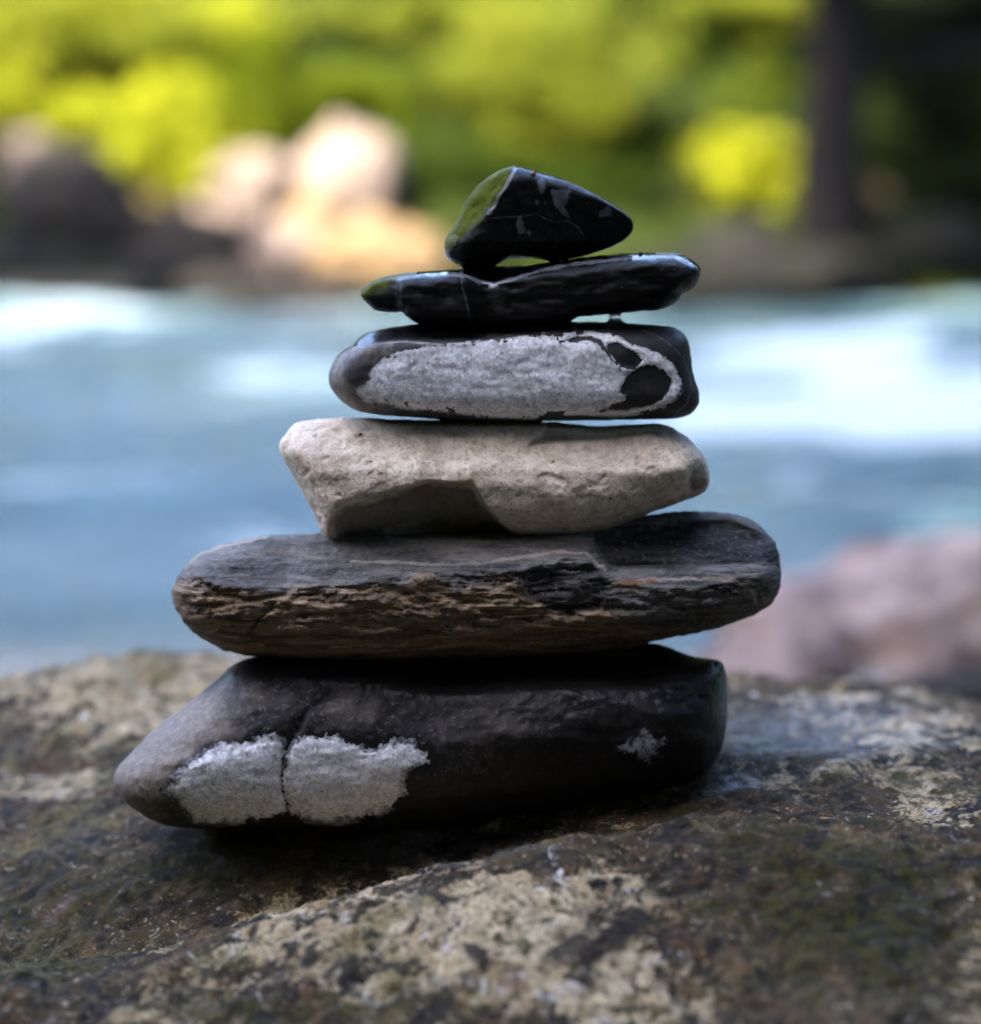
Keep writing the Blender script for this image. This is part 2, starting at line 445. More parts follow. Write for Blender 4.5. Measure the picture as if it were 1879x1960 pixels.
def mat_simple(name, color, rough=.5, **kw):
    n = NT(name)
    f = n.noise(600, 3, .6)
    c = n.mix(n.step(f, .35, .65), color, tuple(x * .6 for x in color))
    return n.out(c, rough, **kw)

M = dict(limestone=mat_limestone(), quartz=mat_quartz(), grey=mat_grey_band(), black=mat_black_wet(), schist=mat_schist(),
         bottom=mat_bottom(), boulder=mat_boulder(), bark=mat_bark(), water=mat_water(), ground=mat_ground(),
         pale_rock=mat_rock('sunlit_pale_rock', (.165, .122, .098), (.105, .08, .062), 7),
         tan_rock=mat_rock('tan_rock', (.17, .112, .058), (.11, .072, .036), 9),
         dark_rock=mat_rock('dark_wet_rock', (.0065, .0055, .0048), (.003, .0028, .0026), 6, .6, (.012, .014, .004)),
         brown_rock=mat_rock('brown_rock', (.019, .015, .0115), (.009, .008, .007), 6, .7),
         pink_rock=mat_rock('pink_granite', (.27, .20, .18), (.06, .042, .04), 12, .7),
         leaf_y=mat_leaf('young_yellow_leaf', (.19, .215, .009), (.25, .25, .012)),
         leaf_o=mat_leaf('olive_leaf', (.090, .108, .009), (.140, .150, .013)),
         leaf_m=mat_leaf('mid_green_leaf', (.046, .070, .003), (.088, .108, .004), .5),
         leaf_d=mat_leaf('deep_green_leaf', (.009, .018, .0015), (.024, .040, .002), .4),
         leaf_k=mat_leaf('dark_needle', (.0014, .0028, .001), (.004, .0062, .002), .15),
         grit_pale=mat_simple('pale_grit', (.55, .50, .42)), grit_brown=mat_simple('brown_grit', (.25, .13, .06)),
         grit_dark=mat_simple('dark_grit', (.015, .013, .012)))

# ------------------------------------------------------------------ ground, river
WZ = -0.25
def ground_z(x, y):
    far0 = 12.55 + .35 * perlin(x * .45, 3.3) + .15 * perlin(x * 1.4, 8.1)
    rise = np.maximum(y - far0, 0)
    far = -.55 + np.minimum(rise * 1.6, .5) + np.maximum(rise - .25, 0) * .62
    far = np.where(far > 14, 14 + (far - 14) * .15, far)
    near0 = -.2 + .3 * perlin(x * .5, 1.7)
    t = np.maximum(near0 - y, 0)
    near = -.75 + np.minimum(t * .8, .45) + np.minimum(np.maximum(t - .4, 0) * .16, .8) + np.minimum(np.maximum(t - 6.5, 0) * .62, 15)  # unseen slope behind the camera, raised to block low sky light
    z = np.maximum(far, near)
    side = np.maximum(np.abs(x + .5) - 11.5 + .8 * perlin(y * .3, 5.5), 0)
    z = np.maximum(z, -.75 + np.minimum(side * .8, .8) + np.minimum(np.maximum(side - 1, 0) * .5, 11))  # valley sides added out of view to block low light
    return z + .06 * fbm(x * 1.3, y * 1.3, .5, 4) * np.clip(np.abs(y - 5) / 6, .3, 1.5)

def tensor_grid(xs, ys):
    X, Y = np.meshgrid(xs, ys)
    nx, ny = len(xs), len(ys)
    i = np.arange(nx * ny).reshape(ny, nx)
    q = np.stack([i[:-1, :-1], i[:-1, 1:], i[1:, 1:], i[1:, :-1]], -1).reshape(-1, 4)
    return X.ravel(), Y.ravel(), q

def spread(a, b, n, p=1.0):
    t = np.linspace(0, 1, n) ** p
    return a + (b - a) * t

xs = np.unique(np.concatenate([-spread(6, 120, 44, 1.8), np.linspace(-6, 6, 90), spread(6, 120, 44, 1.8)]))
ys = np.unique(np.concatenate([-spread(2, 120, 44, 1.9), np.linspace(-2, 20, 160), spread(20, 160, 24, 1.8)]))
gx, gy, gq = tensor_grid(xs, ys)
g = mesh_obj('ground', np.stack([gx, gy, ground_z(gx, gy)], 1), gq, M['ground'])
tag(g, 'dark soil banks and gravel bed on both sides of the river', None, None, 'structure')

xs = np.unique(np.concatenate([-spread(4, 60, 30, 1.8), np.linspace(-4, 4, 170), spread(4, 60, 30, 1.8)]))
ys = np.linspace(-1.0, 14.0, 300)
wx, wy, wq = tensor_grid(xs, ys)
def water_fields(x, y):
    px, py = project(np.stack([x, y, np.full_like(x, WZ)], 1))
    # real standing waves of the rapids: a few long crests across the stream
    def crest(y0, x0, lx, wy_, slope=0.0):
        yy = y - y0 - slope * (x - x0)
        return np.exp(-(yy / wy_) ** 2) * np.exp(-((x - x0) / lx) ** 2)
    A = (.16 * crest(7.2, 2.2, 1.3, .55, .05) + .10 * crest(5.0, 1.6, 1.2, .35) + .10 * crest(8.6, -.9, .7, .5, -.35) + .08 * crest(10.2, -2.4, 1.3, .6)
         + .05 * crest(4.2, -1.1, .7, .25) + .05 * crest(3.0, -.6, .5, .2) + .05 * crest(6.0, -1.6, .9, .3))
    W = A + .05 * fbm(x * .8, y * 1.5, 2.2, 4) + .015 * fbm(x * 4, y * 7, 5.1, 3)
    return W, A
W, A = water_fields(wx, wy)
fb = fbm(wx * .55, wy * 1.1, 9.4, 4)
def blob(x0, y0, lx, ly, s=0.0):
    return np.exp(-((wx - x0) / lx) ** 2 - ((wy - y0 - s * (wx - x0)) / ly) ** 2)
vpx, vpy = project(np.stack([wx, wy, np.full_like(wx, WZ)], 1))
inv = (wy > .2) & (wy < 12.6)
def wb(x0, y0, rx, ry, sl=0.0):
    """a patch of white water where the stream breaks, given by the picture point it shows at"""
    c = at(x0, y0, 0.0); r = ray(x0, y0); t = (WZ - CAM[2]) / r[2]; Y = CAM[1] + t
    k = t / F
    lx, ly = rx * k, ry * k * t / (CAM[2] - WZ)
    X = r[0] * t
    return np.exp(-((wx - X) / lx) ** 2 - ((wy - Y - sl * (wx - X)) / ly) ** 2)
foam = (-.20 + .30 * fb + .85 * wb(60, 640, 260, 34, -.3) + .85 * wb(520, 715, 150, 42, -.9) + 1.25 * wb(1540, 690, 330, 60) + 1.2 * wb(1500, 800, 330, 50) + 1.0 * wb(1850, 800, 200, 60)
        + .45 * wb(420, 880, 230, 60) + .22 * wb(90, 1010, 190, 36) + .40 * wb(400, 960, 160, 40) + .3 * wb(250, 1150, 200, 40) + .35 * wb(1500, 930, 160, 40) + .35 * wb(1780, 960, 140, 40) + .3 * wb(60, 880, 140, 30))
rw = np.random.default_rng(9)
for _ in range(70):
    x0, y0 = rw.uniform(-60, 1940), rw.uniform(575, 1180)
    sz = rw.uniform(25, 80)
    foam += rw.uniform(-.35, .42) * wb(x0, y0, sz * 1.6, sz * .42, rw.uniform(-.6, .6))
shallow = np.clip(sstep(2.0, 1.0, wy + .25 * wx) * .9, 0, 1)
wo = mesh_obj('river_water', np.stack([wx, wy, WZ + W], 1), wq, M['water'], attrs=dict(foam=foam, shallow=shallow))
tag(wo, 'milky turquoise river rapids with white foam behind the stacked stones', None, None, 'structure')

# ------------------------------------------------------------------ big boulder under the stack
def boulder_z(x, y):
    z = .006 + .030 * np.tanh((x + .05) / .22)
    # slope falling to the left of the stack in front, the back shoulder on the left higher
    z = z + .040 * np.exp(-((x + .26) / .24) ** 2 - ((y - .30) / .16) ** 2) - .030 * sstep(.05, .40, y) * sstep(.02, .2, x) - .006 * sstep(.05, .3, y)
    z = z - .016 * np.exp(-((x + .22) / .10) ** 2 - ((y + .07) / .09) ** 2) - .026 * np.exp(-((x + .09) / .21) ** 2 - ((y + .075) / .055) ** 2)
    z = z + .016 * np.exp(-((x - .02) / .13) ** 2 - ((y + .145) / .07) ** 2)
    f = np.maximum(-.13 - y, 0); z = z - 1.15 * f ** 2 - .10 * f
    bk = np.maximum(y - .30 + .05 * x, 0); z = z - 2.6 * bk ** 2 - .12 * bk
    r = np.maximum(x - .26, 0); z = z - .5 * r ** 2 - .1 * r
    l = np.maximum(-x - .34, 0); z = z - 1.2 * l ** 2
    z = z - 14 * np.maximum(np.hypot(x / 1.05, (y + .1) / .75) - .80, 0) ** 2
    n = .016 * fbm(x * 5, y * 5, 1.1, 3) + .0048 * fbm(x * 22, y * 22, 4.0, 3, .55)
    rid = np.abs(fbm(x * 60, y * 60, 2.0, 3, .6))
    n = n + .0028 * fbm(x * 75, y * 75, 7.0, 4, .6) - .0022 * rid
    calm = 1 - .7 * np.exp(-((x - .0) / .24) ** 2 - ((y) / .06) ** 2)
    return z + n * calm

xs = np.unique(np.concatenate([np.linspace(-1.0, -.36, 40), np.linspace(-.36, .36, 380), np.linspace(.36, 1.0, 40)]))
ys = np.unique(np.concatenate([np.linspace(-.95, -.34, 30), np.linspace(-.34, .02, 230), np.linspace(.02, .5, 190), np.linspace(.5, .85, 30)]))
bx, by, bq = tensor_grid(xs, ys)
bz = np.maximum(boulder_z(bx, by), -.9)
BP = np.stack([bx, by, bz], 1)
bpx, bpv = project(BP)
def gb(x0, y0, rx, ry, ang=0):
    c, s = math.cos(math.radians(ang)), math.sin(math.radians(ang))
    dx, dy = bpx - x0, bpv - y0
    return np.exp(-((c * dx + s * dy) / rx) ** 2 - ((-s * dx + c * dy) / ry) ** 2)
pale = (-.18 + .40 * gb(240, 1300, 240, 80) + .36 * gb(250, 1400, 150, 60) + .30 * gb(60, 1500, 150, 50) + .22 * gb(110, 1380, 140, 60) + .22 * gb(1000, 1830, 420, 130) + .42 * gb(760, 1790, 230, 90, -12) + .36 * gb(1080, 1690, 260, 60, -4)
        + .30 * gb(1200, 1850, 260, 90) + .40 * gb(1790, 1530, 110, 60, 25) + .45 * gb(1630, 1610, 50, 26, 35) + .28 * gb(1820, 1800, 90, 90) + .40 * gb(490, 1790, 70, 45, -15)
        + .30 * gb(1700, 1370, 200, 60) + .25 * gb(900, 1900, 300, 60) - .40 * gb(350, 1680, 280, 50, -8) - .65 * gb(1590, 1790, 250, 150) - .40 * gb(130, 1620, 200, 70) - .3 * gb(1450, 1620, 160, 60) - .2 * gb(60, 1420, 120, 50))
moss = (-.16 + .60 * gb(1620, 1790, 230, 150) + .50 * gb(330, 1680, 330, 60, -6) + .55 * gb(240, 1460, 50, 45) + .35 * gb(320, 1340, 60, 22) + .45 * gb(1450, 1630, 110, 45)
        + .35 * gb(120, 1820, 160, 70) + .4 * gb(1830, 1500, 60, 40) + .3 * gb(560, 1930, 300, 30) + .35 * gb(1440, 1375, 50, 14, -25) + .4 * gb(1720, 1500, 40, 26))
wet = (-.55 + .95 * gb(760, 1630, 560, 62, -4) + .85 * gb(1400, 1500, 80, 32, -6))  # wet rock; the wide patch also paints the bottom stone's contact shadow
damp = -.30 + .85 * gb(1600, 1390, 300, 80) + .4 * gb(400, 1260, 200, 30)
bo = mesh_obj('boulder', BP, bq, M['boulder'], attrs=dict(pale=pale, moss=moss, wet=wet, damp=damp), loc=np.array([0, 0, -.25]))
tag(bo, 'large lichen and moss mottled boulder carrying the whole stone stack', 'boulder')

# ------------------------------------------------------------------ the six stones
def crop(ox, oy, k, pts):
    return np.array([(ox + k * a, oy + k * b) for a, b in pts], float)
def C1(p): return crop(656.2, 300.8, .37836, p)
def C2(p): return crop(601.56, 590.6, .40746, p)
def C3(p): return crop(519.5, 776.6, .46567, p)
def C4(p): return crop(317.2, 957.0, .6403, p)
def C5(p): return crop(207.8, 1203.1, .64613, p)

class Stone:
    def __init__(s, name, outline, cu, cv, depth, T, label, mat, step=5.0, back=None, Y=0.0):
        s.name, s.cu, s.cv, s.depth, s.T, s.label, s.mat = name, cu, cv, depth, T, label, mat
        s.out = catmull(outline, int(np.linalg.norm(np.diff(np.vstack([outline, outline[:1]]), axis=0), axis=1).sum() / 3.2))
        r = ray(cu, cv); nrm = -r.copy(); nrm[0] = 0; nrm /= np.linalg.norm(nrm)
        s.n = nrm; s.P0 = CAM + r * (Y - CAM[1]); s.sc = np.linalg.norm((s.P0 - CAM)[1:]) / F
        s.step = step; s.back = back
    def shrink(s, pts, D):
        """picture points that lie D units in front of the middle plane, moved to stone coordinates"""
        p = np.asarray(pts, float); k = 1 - D / F
        return np.stack([CX + (p[:, 0] - CX) * k, s.cv + (p[:, 1] - s.cv) * k], 1)
    def world(s, u, v, D):
        r = ray(u, v)
        t = ((s.P0 - CAM) @ s.n) / (r @ s.n)
        return CAM + r * t[:, None] + s.n * (D * s.sc)[:, None]
    def build(s, amp=1.0):
        out = s.out
        tng = np.roll(out, -1, 0) - np.roll(out, 1, 0); tng /= np.linalg.norm(tng, axis=1)[:, None]
        area = .5 * np.sum(out[:, 0] * np.roll(out[:, 1], -1) - np.roll(out[:, 0], -1) * out[:, 1])
        inn = np.stack([-tng[:, 1], tng[:, 0]], 1) * (1 if area > 0 else -1)
        j_ = fbm(out[:, 0] / 34, out[:, 1] / 14, 21.7, 4, .6) * getattr(s, 'jit', .8)
        out = s.out = out + inn * j_[:, None]
        pts = [out]; tags = [np.zeros(len(out))]
        for d in (.5, 1.8, 4.2, 7.6):
            q = out + inn * d
            dd = seg_dist(q[:, 0], q[:, 1], out)
            k = dd > .8 * d
            pts.append(q[k])
        st = s.step
        x0, y0 = out.min(0); x1, y1 = out.max(0)
        hx, hy = np.meshgrid(np.arange(x0, x1, st), np.arange(y0, y1, st * .866))
        hx = hx + (np.arange(hx.shape[0]) % 2)[:, None] * st * .5
        hx = hx.ravel() + rng.uniform(-.6, .6, hx.size); hy = hy.ravel() + rng.uniform(-.6, .6, hy.size)
        dd = seg_dist(hx, hy, out)
        k = dd > 10
        pts.append(np.stack([hx[k], hy[k]], 1))
        P = np.vstack(pts); n0 = len(out)
        res = delaunay_2d_cdt([Vector(p) for p in P], [(i, (i + 1) % n0) for i in range(n0)], [list(range(n0))], 1, 1e-5)
        P = np.array([(p.x, p.y) for p in res[0]]); T = np.array([f for f in res[2] if len(f) == 3], np.int32)
        u, v = P[:, 0], P[:, 1]
        d = np.maximum(seg_dist(u, v, out), 0); d[d < .05] = 0
        E = np.vstack([T[:, [0, 1]], T[:, [1, 2]], T[:, [2, 0]]]); E = np.vstack([E, E[:, ::-1]])
        cnt = np.maximum(np.bincount(E[:, 0], minlength=len(u)), 1)
        for _ in range(s.relax):               # rounds off the crest where the two sides of the outline meet
            av = np.bincount(E[:, 0], weights=d[E[:, 1]], minlength=len(u)) / cnt
            d = np.where(d > 12, .4 * d + .6 * av, d)
        Df = s.front(u, v, d)
        Db = -(s.back or s.T) * prof(d / (.95 * np.median(d[d > np.percentile(d, 90)])), 2.2) * (1 + .10 * fbm(u / 120, v / 70, 3.3, 3))
        rim = d == 0
        Df = np.where(rim, 0, Df); Db = np.where(rim, 0, Db)
        n = len(u); idx = np.arange(n); nb = np.cumsum(~rim) - 1
        bi = np.where(rim, idx, n + nb)
        U = np.concatenate([u, u[~rim]]); Vv = np.concatenate([v, v[~rim]]); DD = np.concatenate([Df, Db[~rim]])
        a = P[T[:, 1]] - P[T[:, 0]]; b = P[T[:, 2]] - P[T[:, 0]]
        cross = a[:, 0] * b[:, 1] - a[:, 1] * b[:, 0]
        T = np.where((cross < 0)[:, None], T, T[:, ::-1])     # picture y runs down
        faces = np.vstack([T, bi[T[:, ::-1]]])
        W_ = s.world(U, Vv, DD)
        # slight irregularity everywhere, rim included
        ro = fbm(W_[:, 0] * 130, W_[:, 1] * 130, W_[:, 2] * 130, 3) * .00035 * amp
        W_[:, 2] += ro
        dfull = np.concatenate([d, d[~rim]]); isb = np.concatenate([np.zeros(n), np.ones((~rim).sum())])
        at_ = {k: a_ for k, a_ in s.attrs(U, Vv, DD, isb).items()}
        base = np.array([W_[:, 0].mean(), W_[:, 1].mean(), W_[:, 2].min()])
        s.base = base
        s.obj = mesh_obj(s.name, W_, faces, s.mat, attrs=at_, loc=base)
        tag(s.obj, s.label, 'stone', 'stones of the balanced stack')
        return s.obj
    def patch(s, name, sdf, mat, box, st, hgt=3.0, label=None, rk=(1.0, 0.0)):
        x0, y0, x1, y1 = box
        gx_, gy_, q = tensor_grid(np.arange(x0, x1, st), np.arange(y0, y1, st))
        d = seg_dist(gx_, gy_, s.out)
        f = sdf(gx_, gy_)
        keep = (d > 1) & (f > -9)
        s.hf = .15; D = s.front(gx_, gy_, np.maximum(d, .5)); s.hf = 1.0
        rough = fbm(gx_ / 9, gy_ / 9, 6.6, 4, .62)
        off = np.where(f > 0, hgt * (1 - np.exp(-np.maximum(f, 0) / 14.0)), f * .3)
        off = off + rough * np.clip(.3 + f * .03, .2, .6) - .1
        ok = keep[q].all(1)
        q = q[ok]
        used = np.unique(q); mp = -np.ones(len(gx_), int); mp[used] = np.arange(len(used))
        W_ = s.world(gx_[used], gy_[used], (D + off)[used])
        o = mesh_obj(name, W_ - s.base, mp[q][:, ::-1], mat, parent=s.obj, attrs=dict(rim=f[used] * rk[0] + rk[1]))
        if label: o['label'] = label
        return o
    hf = 1.0; relax = 40
    def attrs(s, u, v, D, isb): return {}

def ridge(pts):
    p = np.asarray(pts, float)
    return lambda u: np.interp(u, p[:, 0], p[:, 1])

# ---- bottom stone
class Bottom(Stone):
    def prep(s):
        s.rg = ridge(s.shrink(C5([(25, 420), (150, 300), (250, 225), (350, 165), (450, 160), (640, 178), (780, 200), (900, 222), (1000, 232), (1200, 212), (1400, 205), (1600, 212), (1720, 190), (1790, 150), (1835, 140)]), 120))
        s.qa = s.shrink(C5([(180, 480), (200, 450), (240, 410), (290, 370), (350, 345), (420, 340), (480, 320), (522, 320), (530, 350), (530, 400), (530, 480), (535, 515), (520, 545), (470, 560), (400, 570), (300, 585), (250, 575), (230, 540), (215, 510)]), 170)
        s.qb = s.shrink(C5([(533, 380), (560, 340), (620, 322), (680, 325), (730, 350), (790, 360), (840, 340), (900, 338), (940, 365), (952, 395), (900, 410), (880, 450), (870, 500), (820, 540), (740, 560), (640, 577), (580, 565), (520, 530), (505, 480), (510, 420)]), 190)
        s.qc = s.shrink(C5([(1500, 350), (1540, 330), (1572, 300), (1600, 310), (1640, 340), (1630, 380), (1590, 402), (1560, 382), (1520, 362)]), 150)
        s.ck = s.shrink(C5([(660, 190), (620, 225), (590, 250), (565, 300), (535, 350), (521, 400), (516, 480), (530, 520)]), 180)
        s.rough = s.shrink(C5([(1620, 190), (1680, 165), (1750, 175), (1765, 215), (1720, 245), (1660, 240)]), 110)
    def front(s, u, v, d):
        D = s.T * prof(d / 175, 2.25)
        rg = s.rg(u)
        top = 30 + (v - (rg - 75)) * 2.3 * (.35 + .65 * sstep(260, 520, u))     # the receding top face
        topcap = np.where(u > 330, top + 60, 400)
        D = smin(D, np.maximum(topcap, 2) * sstep(0, 30, d) + (1 - sstep(0, 30, d)) * D, 26)
        D = D - 16 * np.exp(-((u - 820) / 110) ** 2 - ((v - (rg + 10)) / 50) ** 2)
        e = sstep(0, 40, d)
        D = D + e * (7 * fbm(u / 130, v / 60, 1.2, 3) + 2.0 * s.hf * fbm(u / 22, v / 16, 4.4, 4, .6))
        c = np.abs(seg_dist(u, v, s.ck, False))
        D = D - e * (7 * np.exp(-(c / 3.5) ** 2) + 5 * np.exp(-(c / 15) ** 2))
        r = seg_dist(u, v, s.rough)
        D = D + e * sstep(-6, 8, r) * (9 * fbm(u / 30, v / 16, 8, 4, .6) - 5)
        return D
    def attrs(s, u, v, D, isb):
        rg = s.rg(u)
        cr = 1.0 - np.abs(seg_dist(u, v, s.ck, False)) * (1 - .25 * sstep(1330, 1420, v))
        qm = np.maximum(seg_dist(u, v, s.qa), seg_dist(u, v, s.qb))
        qc = seg_dist(u, v, s.qc)
        dusty = np.where(isb > .5, -200, 40 * sstep(760, 380, u) + 140 * sstep(560, 300, u) - 95 + 50 * np.exp(-((v - rg - 40) / 50) ** 2) - 80 * sstep(1480, 1560, v))  # dust on the left, also painting in that side's stronger light
        # wet and dark close to the boulder, round the white patch; on top and right also painted-in shade
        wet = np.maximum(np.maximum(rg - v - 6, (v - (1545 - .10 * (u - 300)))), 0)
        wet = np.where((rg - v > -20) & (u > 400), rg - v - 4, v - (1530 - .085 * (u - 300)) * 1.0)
        wet = np.maximum(wet, -10 + 30 * sstep(820, 1150, u))  # right half: some wet, mostly shade put into the colour
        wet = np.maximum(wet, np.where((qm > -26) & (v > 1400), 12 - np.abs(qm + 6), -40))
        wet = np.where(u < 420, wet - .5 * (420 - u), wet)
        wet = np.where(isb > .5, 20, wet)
        return dict(dusty=dusty, crack=cr, wet=wet, pale=np.where(isb > .5, -50, qc))

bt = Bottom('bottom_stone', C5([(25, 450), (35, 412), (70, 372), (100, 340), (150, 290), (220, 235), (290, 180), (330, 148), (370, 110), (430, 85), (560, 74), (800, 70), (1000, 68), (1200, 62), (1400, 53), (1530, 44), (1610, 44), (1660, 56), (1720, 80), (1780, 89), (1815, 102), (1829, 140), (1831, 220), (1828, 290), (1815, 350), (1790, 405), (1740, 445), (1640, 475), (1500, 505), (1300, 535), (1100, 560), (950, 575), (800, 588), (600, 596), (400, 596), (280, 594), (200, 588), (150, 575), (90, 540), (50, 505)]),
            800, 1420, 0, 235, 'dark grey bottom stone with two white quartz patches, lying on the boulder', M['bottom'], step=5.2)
bt.prep(); bt.ckx = lambda v: np.interp(v, bt.ck[:, 1], bt.ck[:, 0]); bt.build()
bt.patch('quartz_patch', lambda u, v: np.minimum(seg_dist(u, v, bt.qa) + 3 + 8 * fbm(u / 16, v / 16, 1.7, 5, .66), 7 + bt.ckx(v) - u + 2 * perlin(v / 7, 2.2)), M['quartz'], (300, 1390, 570, 1600), 1.9, 3.4, 'left half of the white quartz crust')
bt.patch('quartz_patch', lambda u, v: np.minimum(seg_dist(u, v, bt.qb) + 3 + 9 * fbm(u / 16, v / 16, 3.7, 5, .66), 7 + u - bt.ckx(v) - 2 * perlin(v / 7, 2.2)), M['quartz'], (530, 1390, 850, 1600), 1.9, 3.4, 'right half of the white quartz crust')

# ---- schist slab
class Schist(Stone):
    def prep(s):
        s.edge = ridge(s.shrink(C4([(20, 240), (60, 220), (150, 238), (280, 270), (370, 285), (430, 262), (600, 240), (900, 212), (1180, 175), (1260, 180), (1320, 240), (1500, 265), (1700, 240), (1840, 230)]), 110))
        s.dk = s.shrink(C4([(1270, 80), (1400, 70), (1700, 60), (1830, 120), (1835, 200), (1780, 190), (1640, 198), (1500, 196), (1330, 205), (1290, 170)]), 100)
        s.dk2 = s.shrink(C4([(1060, 225), (1130, 190), (1270, 190), (1320, 250), (1300, 330), (1200, 345), (1080, 300)]), 150)
        s.vn = s.shrink(C4([(300, 112), (200, 130), (110, 162), (70, 200)]), 30)
        s.vn2 = s.shrink(C4([(560, 184), (760, 192), (950, 190), (1060, 172), (1180, 158), (1250, 160), (1310, 210)]), 110)
        s.vn3 = s.shrink(C4([(1400, 240), (1560, 235), (1680, 238), (1740, 270), (1760, 310)]), 100)
        s.rs = s.shrink(C4([(1325, 255), (1390, 238), (1450, 234), (1470, 244), (1400, 256), (1340, 266)]), 130)
        s.ck = s.shrink(C4([(130, 250), (180, 280), (260, 300), (330, 290), (370, 285)]), 90)
        s.ck2 = s.shrink(C4([(1325, 196), (1480, 196), (1620, 200), (1720, 190), (1800, 200)]), 90)
        s.ck3 = s.shrink(C4([(1450, 310), (1530, 285), (1600, 290), (1670, 272)]), 110)
        s.ck4 = s.shrink(C4([(262, 465), (250, 420), (270, 370), (330, 320)]), 90)
    def front(s, u, v, d):
        ed = s.edge(u)
        D = s.T * prof(d / 132, 2.15)
        # flatter upper face that leans back, step down at the broken edge
        lean = s.T * .96 - np.maximum(ed - v, 0) * 1.15
        D = smin(D, lean, 30)
        e = sstep(2, 36, d)
        low = sstep(-6, 10, v - ed)
        wob = 20 * fbm(u / 220, v / 120, 3.1, 2)
        # strata: thin ledges running along the stone
        q = (v + wob - .03 * (u - 500)) / 13.5
        sq = (v + wob + 5 * fbm(u / 60, v / 30, 6.3, 3) - .04 * (u - 500)) / 15.0
        fl = np.floor(sq); fr = sq - fl
        lay = lambda k: perlin(u / 130 + k * 17.31, k * 3.71 + .5, .3) + .55 * perlin(u / 38 + k * 9.1, k * 5.3, 1.7)
        blend = sstep(.80, 1.0, fr)
        led = lay(fl) * (1 - blend) + lay(fl + 1) * blend + .55 * (fr - .5) * (1 - blend) + .45 * fbm(u / 60, q * 2.2, 1.4, 4, .62)
        D = D + e * (low * (7.5 * led + 5 + 10 * fbm(u / 60, v / 22, 12.2, 5, .62)) + (1 - low) * 3.0 * fbm(u / 120, (v + .5 * wob) / 10, 7.7, 3))
        D = D + e * (2.6 * fbm(u / 16, v / 9, 2.2, 4, .62) * (.35 + .65 * low) + 6 * fbm(u / 60, v / 40, 9.9, 3))
        k = seg_dist(u, v, s.dk)
        D = D - e * 15 * sstep(-3, 5, k)
        for c, a, w_ in ((s.ck, 12, 6), (s.ck2, 10, 5), (s.ck3, 9, 4), (s.ck4, 14, 7)):
            D = D - e * a * np.exp(-(seg_dist(u, v, c, False) / w_) ** 2)
        k2 = seg_dist(u, v, s.dk2)
        D = D - e * 7 * sstep(-4, 6, k2)
        return D
    def attrs(s, u, v, D, isb):
        br = (v - s.edge(u) - 6) * 1.0 - .17 * np.maximum(u - 820, 0) - 20 * sstep(1300, 1400, u)
        dk = np.maximum(seg_dist(u, v, s.dk), seg_dist(u, v, s.dk2) * .8)
        vn = np.maximum.reduce([4.5 - seg_dist(u, v, s.vn, False), 2.6 - seg_dist(u, v, s.vn2, False), 3.0 - seg_dist(u, v, s.vn3, False)])
        rs = seg_dist(u, v, s.rs)
        z = isb > .5
        return dict(brown=br, dark=np.where(z, -60, dk), vein=np.where(z, -60, vn), rust=np.where(z, -60, rs))

sc_ = Schist('layered_stone', C4([(25, 290), (35, 245), (60, 205), (100, 165), (150, 140), (230, 120), (330, 108), (460, 101), (600, 99), (800, 94), (1000, 88), (1200, 78), (1300, 68), (1400, 51), (1480, 39), (1560, 35), (1650, 37), (1720, 50), (1775, 80), (1815, 125), (1832, 180), (1835, 240), (1820, 290), (1790, 325), (1730, 355), (1640, 385), (1540, 405), (1450, 422), (1400, 440), (1300, 456), (1100, 467), (900, 474), (700, 481), (500, 482), (420, 477), (330, 469), (260, 466), (200, 455), (140, 430), (90, 395), (50, 350)]),
             910, 1120, 0, 215, 'long layered stone with brown lower ledges and grey top, second from the bottom', M['schist'], step=3.5)
sc_.jit = 2.4; sc_.prep(); sc_.build(1.8)

